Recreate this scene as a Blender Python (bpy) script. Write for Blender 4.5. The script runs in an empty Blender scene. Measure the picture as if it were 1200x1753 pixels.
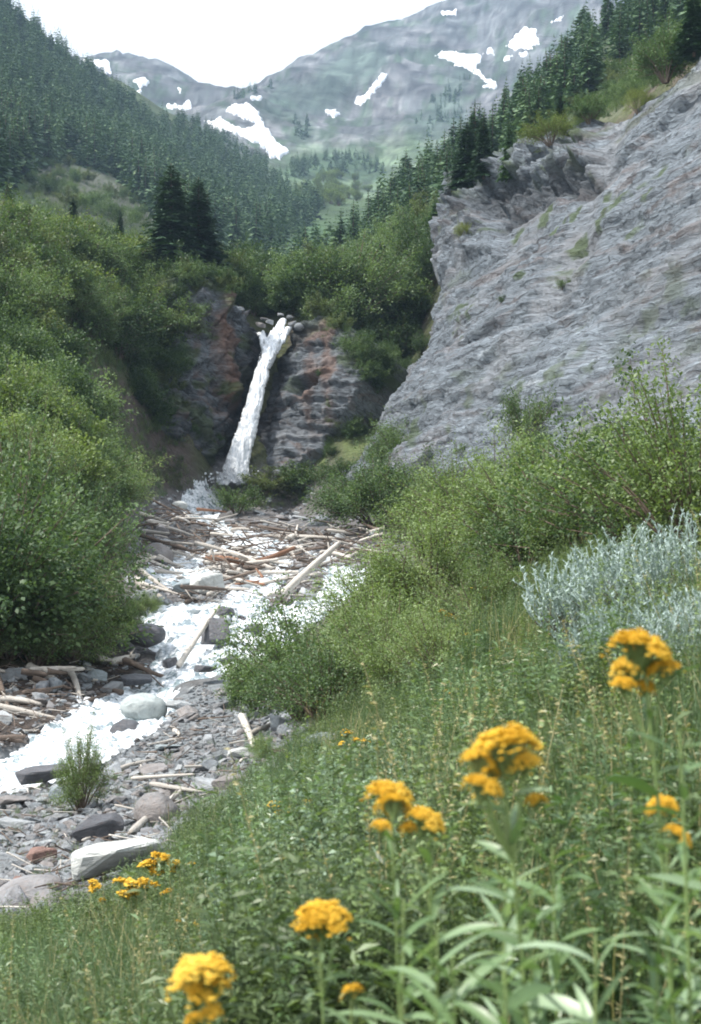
import bpy, bmesh, math, random
import numpy as np
from mathutils import Matrix, Vector
random.seed(7); rng = np.random.default_rng(7)
SC = bpy.context.scene; COL = SC.collection
F = 2434.7; HY = 876.5          # focal length in photo pixels, horizon row (photo is 1200 x 1753)

# ---------------------------------------------------------------- camera
cd = bpy.data.cameras.new('camera'); cam = bpy.data.objects.new('camera', cd); COL.objects.link(cam)
cam.location = (0, 0, 0); cam.rotation_euler = (math.radians(90), 0, 0)
cd.sensor_fit = 'VERTICAL'; cd.sensor_height = 36; cd.sensor_width = 24.6; cd.lens = 50
cd.clip_start = 0.1; cd.clip_end = 9000
cd.dof.use_dof = True; cd.dof.focus_distance = 30; cd.dof.aperture_fstop = 6.3
SC.camera = cam
# ---------------------------------------------------------------- world, sun, exposure
W = bpy.data.worlds.new('World'); SC.world = W; W.use_nodes = True
wn, wl = W.node_tree.nodes, W.node_tree.links
SUN = Vector((-0.52, -0.10, 0.85)).normalized()
sky = wn.new('ShaderNodeTexSky'); sky.sky_type = 'NISHITA'; sky.sun_disc = False
sky.sun_elevation = math.asin(SUN.z); sky.sun_rotation = math.atan2(SUN.x, SUN.y)
sky.dust_density = 3.0; sky.air_density = 1.2
cl = wn.new('ShaderNodeMixRGB'); cl.inputs[0].default_value = 0.6; cl.inputs[2].default_value = (15.5, 15.8, 16.0, 1)  # thin bright cloud
wl.new(sky.outputs[0], cl.inputs[1]); wl.new(cl.outputs[0], wn['Background'].inputs[0])
wn['Background'].inputs[1].default_value = 0.09
sd = bpy.data.lights.new('sun', 'SUN'); sd.energy = 5.0; sd.angle = math.radians(1.2); sd.color = (1.0, 0.95, 0.88)
so = bpy.data.objects.new('sun', sd); COL.objects.link(so); so.rotation_euler = SUN.to_track_quat('Z', 'Y').to_euler()
so.location = SUN * 900
SC.view_settings.view_transform = 'Standard'; SC.view_settings.look = 'None'
SC.view_settings.exposure = 0.76; SC.view_settings.gamma = 1
SC.cycles.max_bounces = 6; SC.cycles.diffuse_bounces = 3; SC.cycles.glossy_bounces = 2; SC.cycles.transmission_bounces = 3
SC.cycles.transparent_max_bounces = 6; SC.cycles.volume_bounces = 0; SC.cycles.use_denoising = True
SC.cycles.filter_width = 1.9; SC.cycles.sample_clamp_indirect = 4

# ================================================================ numpy helpers
def _h(ix, iy, iz, seed):
    n = (ix * 374761393 + iy * 668265263 + iz * 1274126177 + seed * 974711) & 0xffffffff
    n = ((n ^ (n >> 13)) * 1103515245) & 0xffffffff
    n = ((n ^ (n >> 15)) * 2246822519) & 0xffffffff
    return ((n ^ (n >> 16)) & 0xffffff) / float(0x800000) - 1.0
def vnoise(x, y, z=0.0, seed=0):
    x, y, z = np.broadcast_arrays(np.asarray(x, float), np.asarray(y, float), np.asarray(z, float))
    ix, iy, iz = np.floor(x).astype(np.int64), np.floor(y).astype(np.int64), np.floor(z).astype(np.int64)
    fx, fy, fz = x - ix, y - iy, z - iz
    fx, fy, fz = [q * q * q * (q * (q * 6 - 15) + 10) for q in (fx, fy, fz)]
    r = 0
    for dz in (0, 1):
        wz = fz if dz else 1 - fz
        if not dz or np.any(fz > 0):
            for dy in (0, 1):
                wy = fy if dy else 1 - fy
                r = r + wz * wy * (_h(ix, iy + dy, iz + dz, seed) * (1 - fx) + _h(ix + 1, iy + dy, iz + dz, seed) * fx)
    return r
def fbm(x, y, z=0.0, o=4, seed=0, g=0.5):
    s = 0; a = 1; k = 1; t = 0
    for i in range(o):
        s = s + a * vnoise(x * k, y * k, np.asarray(z) * k, seed + i * 17); t += a; a *= g; k *= 2.03
    return s / t
def cells(x, y, seed=0):
    x, y = np.broadcast_arrays(np.asarray(x, float), np.asarray(y, float)); ix, iy = np.floor(x).astype(np.int64), np.floor(y).astype(np.int64)
    b1 = np.full(x.shape, 9.); b2 = np.full(x.shape, 9.); v = np.zeros(x.shape)
    for dx in (-1, 0, 1):
        for dy in (-1, 0, 1):
            cx, cy = ix + dx, iy + dy; d = np.hypot(cx + .5 + .46 * _h(cx, cy, 0 * cx, seed) - x, cy + .5 + .46 * _h(cx, cy, 0 * cx + 1, seed) - y)
            n = d < b1; b2 = np.where(n, b1, np.minimum(b2, d)); v = np.where(n, _h(cx, cy, 0 * cx + 2, seed), v); b1 = np.where(n, d, b1)
    return v, b2 - b1
def blocks(s, t, specs, seed):
    h = 0
    for ls, lt, amp in specs:
        v, e = cells(s / ls + .25 * vnoise(s / lt, t / lt, 0, seed), t / lt + .5 * vnoise(s / ls / 1.3, t / lt / 3, 1, seed + 1), seed); h = h + amp * v - amp * .9 * np.clip(1 - e / .10, 0, 1); seed += 7
    return h
def sstep(a, b, x):
    t = np.clip((x - a) / (b - a), 0, 1); return t * t * (3 - 2 * t)
def poly_sd(px, py, poly):                                       # signed distance, negative inside
    P = np.array(poly, float); px = np.asarray(px, float); py = np.asarray(py, float)
    d = np.full(px.shape, 1e18); ins = np.zeros(px.shape, bool)
    for i in range(len(P)):
        a = P[i]; b = P[(i + 1) % len(P)]; e = b - a
        wx, wy = px - a[0], py - a[1]
        t = np.clip((wx * e[0] + wy * e[1]) / max(e @ e, 1e-9), 0, 1)
        d = np.minimum(d, (wx - t * e[0]) ** 2 + (wy - t * e[1]) ** 2)
        c = ((a[1] > py) != (b[1] > py)) & (px < (b[0] - a[0]) * (py - a[1]) / ((b[1] - a[1]) or 1e-9) + a[0])
        ins ^= c
    d = np.sqrt(d); return np.where(ins, -d, d)
def W3(px, py, D): return np.array([(px - 600) / F * D, D, (HY - py) / F * D])

def mesh_np(name, V, faces, mats=(), attrs=None, smooth=False):
    """V n x 3, faces: list of int arrays (m x k) -> mesh"""
    V = np.asarray(V, np.float32); me = bpy.data.meshes.new(name)
    if isinstance(faces, np.ndarray): faces = [faces]
    faces = [f for f in faces if len(f)]
    me.vertices.add(len(V)); me.vertices.foreach_set('co', V.ravel())
    nl = sum(f.size for f in faces); npl = sum(len(f) for f in faces)
    me.loops.add(nl); me.polygons.add(npl)
    me.loops.foreach_set('vertex_index', np.concatenate([f.ravel() for f in faces]).astype(np.int32))
    tot = np.concatenate([np.full(len(f), f.shape[1]) for f in faces]); st = np.concatenate([[0], np.cumsum(tot)[:-1]])
    me.polygons.foreach_set('loop_start', st.astype(np.int32)); me.polygons.foreach_set('loop_total', tot.astype(np.int32))
    if smooth: me.polygons.foreach_set('use_smooth', np.ones(npl, bool))
    for k, v in (attrs or {}).items():
        v = np.asarray(v, np.float32)
        if v.ndim == 1: me.attributes.new(k, 'FLOAT', 'POINT').data.foreach_set('value', v)
        else:
            c = me.color_attributes.new(k, 'FLOAT_COLOR', 'POINT')
            c.data.foreach_set('color', np.hstack([v, np.ones((len(v), 1), np.float32)]).ravel())
    me.update(calc_edges=True)
    for m in (mats if isinstance(mats, (list, tuple)) else [mats]): me.materials.append(m)
    return me
def tag(o, label=None, cat=None, group=None, kind=None):
    if label: o['label'] = label
    if cat: o['category'] = cat
    if group: o['group'] = group
    if kind: o['kind'] = kind
    return o
def link(name, me, parent=None):
    o = bpy.data.objects.new(name, me); COL.objects.link(o)
    if parent: o.parent = parent
    return o
def copy_tree(o, parent=None, label=None, group=None):
    c = o.copy(); COL.objects.link(c)
    if parent: c.parent = parent
    for ch in list(o.children): copy_tree(ch, c)
    if label: c['label'] = label
    if group: c['group'] = group
    return c

# ================================================================ materials
class NT:
    def __init__(s, name):
        s.m = bpy.data.materials.new(name); s.m.use_nodes = True
        s.n, s.l = s.m.node_tree.nodes, s.m.node_tree.links; s.b = s.n['Principled BSDF']
        s.b.inputs['Specular IOR Level'].default_value = 0.3
    def add(s, t, **k):
        n = s.n.new(t)
        for a, v in k.items(): setattr(n, a, v)
        return n
    def put(s, sock, v):
        if hasattr(v, 'links') or hasattr(v, 'is_linked'): s.l.new(v, sock)
        else: sock.default_value = v
    def noise(s, vec, scale, detail=5, rough=.55, dist=0):
        n = s.add('ShaderNodeTexNoise'); n.inputs['Scale'].default_value = scale
        n.inputs['Detail'].default_value = detail; n.inputs['Roughness'].default_value = rough; n.inputs['Distortion'].default_value = dist
        if vec is not None: s.l.new(vec, n.inputs['Vector'])
        return n.outputs[0]
    def co(s, sx=1, sy=1, sz=1, out='Object'):
        c = s.add('ShaderNodeTexCoord').outputs[out]
        m = s.add('ShaderNodeMapping'); m.inputs['Scale'].default_value = (sx, sy, sz); s.l.new(c, m.inputs[0]); return m.outputs[0]
    def ramp(s, v, stops):
        r = s.add('ShaderNodeValToRGB'); e = r.color_ramp.elements
        while len(e) < len(stops): e.new(.5)
        for q, (p, c) in zip(e, stops):
            q.position = p; q.color = (*c, 1) if isinstance(c, tuple) else (c, c, c, 1)
        s.l.new(v, r.inputs[0]); return r.outputs[0]
    def mix(s, f, a, b, mode='MIX'):
        n = s.add('ShaderNodeMixRGB', blend_type=mode)
        for k, v in zip((0, 1, 2), (f, a, b)):
            s.put(n.inputs[k], (*v, 1) if isinstance(v, tuple) else v)
        return n.outputs[0]
    def math(s, op, a, b=0.0):
        n = s.add('ShaderNodeMath', operation=op); s.put(n.inputs[0], a); s.put(n.inputs[1], b); return n.outputs[0]
    def attr(s, name, out='Color'): return s.add('ShaderNodeAttribute', attribute_name=name).outputs[out]
    def rnd(s): return s.add('ShaderNodeObjectInfo').outputs['Random']
    def bump(s, h, strength=.5, dist=.1, prev=None):
        n = s.add('ShaderNodeBump'); n.inputs['Strength'].default_value = strength; n.inputs['Distance'].default_value = dist
        s.l.new(h, n.inputs['Height'])
        if prev: s.l.new(prev, n.inputs['Normal'])
        return n.outputs[0]
    def done(s, col, rough=.9, normal=None, spec=.3):
        s.put(s.b.inputs['Base Color'], (*col, 1) if isinstance(col, tuple) else col); s.put(s.b.inputs['Roughness'], rough)
        s.b.inputs['Specular IOR Level'].default_value = spec
        if normal: s.l.new(normal, s.b.inputs['Normal'])
        return s.m

def leaf_mat(name, cols, transl=.35, rough=.5, spec=.35):
    """leaf colours spread over each plant (attribute tint, per leaf) and from plant to plant"""
    t = NT(name); f = t.math('ADD', t.math('MULTIPLY', t.attr('tint', 'Fac'), .52), t.math('MULTIPLY', t.rnd(), .48))
    k = len(cols); c = t.ramp(f, [(.08 + .84 * i / (k - 1), cols[i]) for i in range(k)])
    t.done(c, rough, None, spec)
    tr = t.add('ShaderNodeBsdfTranslucent'); t.l.new(t.mix(1.0, c, (1.15, 1.2, .55), 'MULTIPLY'), tr.inputs[0])
    mx = t.add('ShaderNodeMixShader'); mx.inputs[0].default_value = transl
    t.l.new(t.b.outputs[0], mx.inputs[1]); t.l.new(tr.outputs[0], mx.inputs[2]); t.l.new(mx.outputs[0], t.n['Material Output'].inputs[0])
    return t.m
M = {}
M['willow'] = leaf_mat('willow leaves', [(.075, .115, .05), (.145, .21, .08), (.25, .33, .15)])
M['willow_dark'] = leaf_mat('alder leaves', [(.042, .08, .036), (.09, .145, .06), (.18, .26, .12)])
M['brush'] = leaf_mat('hillside brush leaves', [(.032, .062, .028), (.07, .120, .045), (.14, .205, .08)], .3)
M['olive'] = leaf_mat('olive brush leaves', [(.06, .08, .035), (.11, .145, .055), (.19, .23, .10)], .3)
M['spring'] = leaf_mat('yellow green leaves', [(.07, .11, .035), (.14, .20, .055), (.23, .30, .10)])
M['fir'] = leaf_mat('fir needles', [(.022, .052, .030), (.036, .08, .038), (.058, .11, .046)], .12, .6)
M['fir_light'] = leaf_mat('young fir needles', [(.04, .085, .035), (.07, .135, .05), (.12, .19, .07)], .2, .6)
M['farfir'] = leaf_mat('forest needles', [(.026, .06, .036), (.068, .13, .062), (.15, .23, .105)], .12, .6)
M['pine'] = leaf_mat('dwarf pine needles', [(.09, .13, .03), (.15, .20, .045), (.22, .27, .07)], .2, .6)
M['sage'] = leaf_mat('sagebrush leaves', [(.15, .21, .195), (.26, .34, .325), (.41, .50, .49)], .2, .7, .2)
M['herb'] = leaf_mat('meadow herb leaves', [(.045, .075, .034), (.10, .145, .06), (.20, .26, .14)], .35, .45)
M['herb_blue'] = leaf_mat('blue green herb leaves', [(.075, .125, .075), (.15, .22, .14), (.28, .37, .27)], .3, .4)
M['grass'] = leaf_mat('grass blades', [(.042, .08, .038), (.085, .145, .065), (.165, .235, .125)], .35, .5)
M['straw'] = leaf_mat('dry grass blades', [(.26, .24, .12), (.38, .34, .18), (.50, .46, .28)], .3, .6)
M['rodleaf'] = leaf_mat('flower stalk leaves', [(.06, .115, .045), (.13, .21, .085), (.32, .42, .29)], .35, .38, .5)
M['rodstem'] = leaf_mat('flower stalks', [(.12, .19, .06), (.20, .27, .10), (.27, .33, .14)], .1)
M['yellow'] = leaf_mat('yellow petals', [(.52, .30, .02), (.72, .46, .05), (.84, .62, .12)], .25, .6, .2)
M['white_flower'] = leaf_mat('white petals', [(.62, .60, .45), (.72, .70, .58), (.8, .8, .7)], .2, .7)
M['seed'] = leaf_mat('dry seed heads', [(.22, .13, .06), (.36, .24, .12), (.48, .36, .2)], .1, .8)
def mk_bark():
    t = NT('bark'); c = t.ramp(t.noise(t.co(6, 6, 1.5), 4), [(.3, (.07, .05, .035)), (.7, (.19, .15, .12))]); return t.done(c, .95)
M['bark'] = mk_bark()
def mk_wood(name, a, b, c, bl=.0):
    t = NT(name); n = t.noise(t.co(14, 14, 1.2), 2.5, 6, .6); n2 = t.noise(t.co(1, 1, 1), 1.7, 3)
    col = t.ramp(n, [(.25, a), (.5, b), (.75, c)]); col = t.mix(t.ramp(n2, [(.55, 0.0), (.75, .6)]), col, (.12, .09, .07))
    col = t.mix(.55, col, t.ramp(t.rnd(), [(0, .45), (1, 1.3)]), 'MULTIPLY')
    return t.done(col, .85, t.bump(n, .6, .02))
M['grey_wood'] = mk_wood('weathered driftwood', (.24, .21, .18), (.46, .43, .39), (.68, .66, .62))
M['brown_wood'] = mk_wood('wet brown wood', (.06, .045, .037), (.12, .092, .075), (.24, .19, .155))
M['red_wood'] = mk_wood('rusty inner wood', (.15, .075, .05), (.27, .14, .085), (.38, .25, .17))
def mk_stone(name, stops, stain=(.26, .19, .15), wet=.0):
    t = NT(name); g = t.co(1, 1, 1, 'Generated')
    a = t.noise(g, 3.2, 8, .68, .6); b = t.noise(g, 1.3, 3); d = t.noise(g, 14, 6, .7)
    c = t.ramp(t.math('ADD', t.math('MULTIPLY', t.rnd(), .7), t.math('MULTIPLY', b, .3)), stops)
    c = t.mix(.75, c, t.ramp(a, [(.3, .55), (.52, 1.0), (.75, 1.4)]), 'MULTIPLY')
    c = t.mix(t.math('MULTIPLY', t.ramp(d, [(.5, 0.0), (.68, 1.0)]), .35), c, stain)
    return t.done(c, .78 - wet, t.bump(a, .7, .12, t.bump(d, .5, .03)), .35)
GREYS = [(.0, (.11, .125, .14)), (.25, (.19, .215, .235)), (.45, (.215, .20, .195)), (.6, (.24, .26, .285)), (.8, (.36, .385, .40)), (1., (.15, .18, .18))]
M['stone'] = mk_stone('river stones', GREYS)
M['pale_stone'] = mk_stone('pale boulder', [(.0, (.42, .44, .43)), (1., (.52, .54, .53))], (.40, .36, .30))
M['river_boulder'] = mk_stone('rounded grey boulder', [(.0, (.33, .37, .37)), (1., (.36, .40, .40))], (.30, .31, .28))
M['dark_stone'] = mk_stone('dark wet stone', [(.0, (.06, .065, .075)), (1., (.11, .115, .13))], (.14, .09, .07), .35)
M['red_stone'] = mk_stone('reddish stone', [(.0, (.22, .13, .11)), (1., (.30, .20, .17))])
M['green_stone'] = mk_stone('blue grey boulder', [(.0, (.22, .26, .28)), (1., (.28, .33, .35))])

def mk_cliff(name, base, dark, light, rust_amt, seed=0.0):
    t = NT(name)
    def off(sx, sy, sz):
        c = t.co(sx, sy, sz); m = t.add('ShaderNodeVectorMath', operation='ADD'); t.l.new(c, m.inputs[0]); m.inputs[1].default_value = (seed, seed, seed); return m.outputs[0]
    big = t.noise(off(.05, .12, .05), 1, 5, .6, .8)
    st = t.noise(off(.10, 1.1, .5), 1, 7, .62, .5)
    fine = t.noise(off(.38, 8.5, 2.), 1, 8, .72, .6)
    iso = t.noise(off(1.3, 1.8, 1.3), 1, 8, .66, .7)
    c = t.ramp(st, [(.30, dark), (.47, base), (.60, base), (.76, light)])
    c = t.mix(.95, c, t.ramp(fine, [(.34, .34), (.45, .85), (.55, 1.0), (.68, 1.6)]), 'MULTIPLY')
    c = t.mix(.5, c, t.ramp(iso, [(.32, .5), (.5, 1.0), (.72, 1.42)]), 'MULTIPLY')
    vo = t.add('ShaderNodeTexVoronoi', feature='DISTANCE_TO_EDGE'); vo.inputs['Scale'].default_value = 1; t.l.new(t.mix(.12, off(.45, 3.4, 1), iso), vo.inputs['Vector'])
    ck = t.ramp(vo.outputs['Distance'], [(.0, .25), (.06, 1.0)]); c = t.mix(.6, c, ck, 'MULTIPLY')
    c = t.mix(.6, c, t.ramp(big, [(.32, .62), (.68, 1.25)]), 'MULTIPLY')
    r = t.noise(off(.16, .55, .3), 1, 6, .62, 1.2)
    c = t.mix(t.math('MULTIPLY', t.ramp(r, [(.53, 0.0), (.68, 1.0)]), rust_amt), c, (.27, .17, .125))
    c = t.mix(t.attr('rust', 'Fac'), c, t.mix(iso, (.12, .065, .045), (.33, .20, .14)))
    c = t.mix(t.attr('pale', 'Fac'), c, (.34, .35, .37))
    c = t.mix(t.attr('moss', 'Fac'), c, (.085, .125, .045))
    c = t.mix(t.attr('wet', 'Fac'), c, (.035, .036, .04))  # near-black tint: wet rock, painted overhang shade and the darkened headwall hollow
    nb = t.bump(st, .6, .6); nb = t.bump(ck, .6, .12, nb); nb = t.bump(fine, 1.0, .35, nb); nb = t.bump(iso, .55, .2, nb)
    return t.done(c, .85, nb)
M['cliff'] = mk_cliff('layered grey cliff', (.245, .285, .325), (.095, .108, .125), (.45, .49, .53), .25)
M['headwall'] = mk_cliff('dark gorge rock', (.20, .225, .25), (.08, .088, .10), (.38, .41, .44), .45, 7.0)

def mk_ground():
    t = NT('ground cover'); g = t.co()
    c = t.attr('Col'); n1 = t.noise(g, .35, 6, .6); n2 = t.noise(g, 3.5, 8, .7); n3 = t.noise(t.co(.012, .012, .012), 1, 9, .66, .7)
    c = t.mix(.6, c, t.ramp(n2, [(.3, .5), (.5, 1.0), (.7, 1.5)]), 'MULTIPLY')
    c = t.mix(.6, c, t.ramp(n3, [(.36, .35), (.5, 1.0), (.64, 1.6)]), 'MULTIPLY')
    nb = t.bump(n2, .6, .1); nb = t.bump(n1, .5, .8, nb); nb = t.bump(n3, .9, 12, nb)
    return t.done(c, .95, nb, .15)
M['ground'] = mk_ground()
def mk_snow():
    t = NT('old snow'); n = t.noise(t.co(.02, .02, .02), 1, 6); return t.done(t.ramp(n, [(.35, (.58, .60, .63)), (.6, (.84, .85, .87))]), .7, t.bump(n, .2, 2))
M['snow'] = mk_snow()
def mk_water(name, glass_lo, glass_hi, sx, sy, sz):
    t = NT(name); a = t.noise(t.co(sx, sy, sz), 1, 8, .65, .8); b = t.noise(t.co(sx * 4, sy * 4, sz * 4), 1, 6, .7, .3)
    f = t.math('ADD', t.math('MULTIPLY', a, .65), t.math('MULTIPLY', b, .35))
    k = t.ramp(f, [(glass_lo, 0.0), (glass_hi, 1.0)])
    c = t.mix(k, (.16, .21, .23), t.ramp(b, [(.35, (.40, .46, .52)), (.60, (.82, .84, .86))]))
    rgh = t.ramp(k, [(.0, .12), (1., .6)])
    return t.done(c, rgh, t.bump(f, .8, .12), .5)
M['foam'] = mk_water('white water', .42, .53, 1.1, 1.1, 1.6)
M['fall'] = mk_water('falling water', .28, .42, 2.6, 2.6, .22)
M['cascade'] = mk_water('cascade water', .40, .56, 7, 7, .8)

# ================================================================ terrain: control points (photo column, photo row, distance in metres)
CP = """
-1500 2500 3 -400 2296 3 0 2220 3 600 2093 3 1200 1971 3 1600 1850 3 2700 1700 3
-1500 2150 5 -400 1996 5 0 1874 5 600 1679 5 900 1545 5 1200 1400 5 1600 1270 5 2700 1000 5
-1500 1950 8 -400 1850 8 0 1728 8 300 1606 8 600 1469 8 900 1317 8 1200 1160 8 1600 957 8 2700 500 8
-400 1687 12 0 1606 12 300 1495 12 600 1383 12 900 1236 12 1200 1040 12 1600 785 12
-1500 1500 17 -400 1535 17 0 1477 17 300 1412 17 600 1296 17 900 1119 17 1200 940 17 1600 704 17 2700 200 17
-400 1373 24 0 1348 24 300 1317 24 480 1274 24 600 1206 24 900 1025 24 1200 870 24 1600 650 24
-400 1240 31 0 1262 31 150 1250 31 300 1229 31 480 1206 31 600 1146 31 900 968 31 1200 815 31 1600 600 31
-400 1058 38 0 1132 38 100 1150 38 170 1172 38 300 1160 38 480 1135 38 600 1085 38 900 922 38 1200 785 38
230 1150 41 300 1134 41 400 1112 41 480 1100 42 200 1085 44 300 1067 43.7 400 1055 45.5 480 1050 46 560 1045 46
-1200 300 50 -400 803 50 0 949 50 150 1017 50 300 1032 50 420 1029 50 560 1027 50 700 985 50 900 868 50 1050 815 50 1200 770 50 1600 580 50
-400 592 62 0 795 60 150 896 60 300 981 60 420 979 60 560 981 60 700 950 60 900 838 60 1050 788 60 1200 752 60
-400 292 80 0 649 75 150 762 75 220 850 75 300 922 75 420 925 75 560 925 75 700 895 75 900 795 75 1050 768 75 1200 735 75
0 480 95 150 630 95 250 790 95 300 855 95 420 866 95 560 862 95 640 835 95 700 812 95 900 760 95
0 365 112 150 520 110 240 700 108 290 812 109 420 826 112 560 815 110 640 770 112 720 700 112
250 560 118 320 500 121 430 560 124 500 550 124 560 552 124 620 588 128 700 570 130 380 820 115 500 812 115
-800 -100 110 -300 200 120 0 345 126 150 392 130 280 432 133 400 455 136 450 530 132
0 400 150 150 440 160 300 490 165 400 520 170 490 530 145
480 520 180 480 485 240 480 440 330 550 500 170 550 470 240 570 425 330 600 410 450
-800 -200 240 -300 200 220 0 345 215 0 300 320 0 200 430 0 85 570 0 5 690 -200 -180 700 -800 -700 700 -200 -100 900 0 60 900
60 48 700 130 112 780 150 385 230 150 335 330 150 260 450 150 190 600 200 140 850 150 210 1000
300 430 260 300 385 380 300 305 520 300 235 750 320 205 880 300 250 1080
420 430 400 420 370 560 430 300 800 430 275 950 520 400 520 530 345 750 540 310 950 620 345 900 620 300 1080
420 240 1060 400 192 1250 385 170 1420 385 230 1900 330 188 1350 220 170 1400 100 140 1500
220 104 1900 160 103 1900 280 124 1900 330 150 1850 100 96 1900 0 60 1900 -400 -100 1900 220 180 2600 -400 0 2600
440 153 1600 480 215 1280 500 113 1800 480 275 1040 600 265 1120 600 160 1500 600 62 2000 600 180 2600
700 250 1150 700 150 1500 700 25 2100 700 150 2700 800 205 1300 800 90 1700 800 -10 2200 900 130 1500 950 -60 2300 1200 50 1450 1200 -110 2300 1600 -160 2300 2400 -300 2300
1200 50 2700 900 80 2700
620 425 240 620 385 300 620 420 450 700 410 190 700 310 300 700 340 450 700 320 800 780 345 170 780 270 270 780 258 310 780 330 480
900 272 150 900 180 260 900 150 320 900 250 520 1000 212 125 1000 150 200 1000 70 320 1000 200 560 1100 155 115 1100 95 200 1100 -10 310 1200 92 105 1200 0 220 1200 -90 320
1200 0 560 1500 -150 120 1600 -250 300 2400 -700 300 2400 -400 120 1600 -100 600
900 520 100 900 300 118 1000 500 85 1000 240 108 1100 560 75 1100 185 99 1200 590 66 1200 130 90 1500 680 46 1500 130 66 780 600 112 780 355 140 700 450 155
"""
cp = np.array([float(v) for v in CP.split()]).reshape(-1, 3)
KL = 560.0
def tpsk(r2): return 0.5 * r2 * np.log(r2 + 1e-9)
U = np.column_stack([cp[:, 0], KL * np.log(cp[:, 2])]) / 1000; val = cp[:, 1] / 1000
n_ = len(U); r2 = ((U[:, None] - U[None]) ** 2).sum(-1)
A = np.zeros((n_ + 3, n_ + 3)); A[:n_, :n_] = tpsk(r2) + np.eye(n_) * 2e-4; A[:n_, n_] = 1; A[:n_, n_ + 1:] = U; A[n_:, :n_] = A[:n_, n_:].T
cf = np.linalg.solve(A, np.concatenate([val, [0, 0, 0]]))
PXc = np.concatenate([np.linspace(-2400, -240, 55), np.arange(-200, 1401, 5.0), np.linspace(1440, 3600, 55)])
LDr = np.linspace(math.log(3), math.log(2700), 620)
def tps(px, ld):
    q = np.stack([px, KL * ld], -1) / 1000; out = np.zeros(px.shape)
    for i in range(n_): out += cf[i] * tpsk((q[..., 0] - U[i, 0]) ** 2 + (q[..., 1] - U[i, 1]) ** 2)
    return 1000 * (out + cf[n_] + cf[n_ + 1] * q[..., 0] + cf[n_ + 2] * q[..., 1])
PX, LD = np.meshgrid(np.clip(PXc, -1500, 2700), LDr); DD = np.exp(LD)
PY0 = tps(PX, LD)
XX = (PXc[None] - 600) / F * DD; ZZ = (HY - PY0) / F * DD
# relief: bumps whose size grows with the distance
for lam in (1.1, 2.6, 6, 15, 35, 80, 180, 400):
    w = sstep(lam * 4.5, lam * 9, DD) * sstep(lam * 260, lam * 130, DD)
    amp = lam * (.035 + .10 * sstep(900, 1300, DD))
    nz = fbm(XX / lam, DD / lam, 3.3, 2, int(lam * 10))
    nz = np.where(DD > 950, .35 - np.abs(nz) * 1.6, nz)
    ZZ += w * amp * nz

class Plane:
    def __init__(s, pts, along=None):
        a, b, c = [W3(*p) for p in pts]; n = np.cross(b - a, c - a); n /= np.linalg.norm(n)
        if n @ a > 0: n = -n
        s.p, s.n = a, n
        if along is not None:
            q = s.hit(*along[1]) - s.hit(*along[0])
        else: q = np.cross(n, [0, 0, 1.0]); q = -q if q[0] < 0 else q
        s.e1 = q / np.linalg.norm(q); s.e2 = np.cross(n, s.e1); s.e2 = s.e2 if s.e2[2] > 0 else -s.e2
    def hit(s, px, py):
        d = np.array([(px - 600) / F, 1, (HY - py) / F]); return d * ((s.p @ s.n) / (d @ s.n))
    def st(s, px, py):
        q = s.hit(px, py) - s.p; return (q @ s.e1, q @ s.e2)
    def world(s, a, b, h): return s.p + np.multiply.outer(a, s.e1) + np.multiply.outer(b, s.e2) + np.multiply.outer(h, s.n)
    def zat(s, X, Y): return s.p[2] - ((X - s.p[0]) * s.n[0] + (Y - s.p[1]) * s.n[1]) / s.n[2]
SLAB = Plane([(600, 790, 105), (1070, 790, 60), (1200, 100, 85.2)], ((820, 585), (1200, 405)))
CLIFF_OUT = [(590, 802), (640, 748), (690, 650), (705, 610), (735, 545), (748, 490), (765, 440), (757, 400), (786, 378), (776, 335), (795, 305), (850, 275), (905, 255), (985, 215), (1050, 190), (1120, 150),
             (1200, 85), (1500, -150), (1750, -150), (1750, 780), (1200, 745), (1070, 780), (900, 790), (760, 800)]
sl = np.array([SLAB.st(*q) for q in CLIFF_OUT])
q3 = np.stack([XX, DD, SLAB.zat(XX, DD)], -1) - SLAB.p
inside = (DD > 35) & (DD < 150) & (PXc[None] > 560) & (PXc[None] < 1750)
sdm = np.full(XX.shape, 99.0); sdm[inside] = poly_sd((q3 @ SLAB.e1)[inside], (q3 @ SLAB.e2)[inside], sl)
ZZ = np.where((sdm < .5), np.minimum(ZZ, SLAB.zat(XX, DD) - 2.5 * sstep(.5, -5, sdm)), ZZ)

def ZR(px, D):                                                  # terrain height at column px, distance D
    D = np.asarray(D, float); px = np.asarray(px, float)
    Dc = np.clip(D, 3.0, 2699); j = np.clip(np.searchsorted(PXc, px) - 1, 0, len(PXc) - 2)
    u = np.clip((px - PXc[j]) / (PXc[j + 1] - PXc[j]), 0, 1)
    v = (np.log(Dc) - LDr[0]) / (LDr[1] - LDr[0]); i = np.clip(v.astype(int), 0, len(LDr) - 2); v = np.clip(v - i, 0, 1)
    return (ZZ[i, j] * (1 - u) + ZZ[i, j + 1] * u) * (1 - v) + (ZZ[i + 1, j] * (1 - u) + ZZ[i + 1, j + 1] * u) * v
def H(X, Y):
    Y = np.asarray(Y, float); Dc = np.maximum(Y, 3.0); return ZR(600 + F * np.asarray(X, float) / Dc, Dc)
_LD = np.exp(np.linspace(math.log(3), math.log(2690), 2400))
def hit(px, py, dmin=0, dmax=9e9):
    """first terrain point seen in pixel (px, py)"""
    D = _LD[(_LD >= dmin) & (_LD <= dmax)]; z = (HY - py) / F * D; h = ZR(np.full(D.shape, px), D); k = np.nonzero(h > z)[0]
    if len(k) == 0: return None
    k = k[0]
    if k == 0: d = D[0]
    else:
        a, b = z[k - 1] - h[k - 1], z[k] - h[k]; d = D[k - 1] + (D[k] - D[k - 1]) * a / (a - b)
    return np.array([(px - 600) / F * d, d, float(ZR(px, d))])

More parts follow.
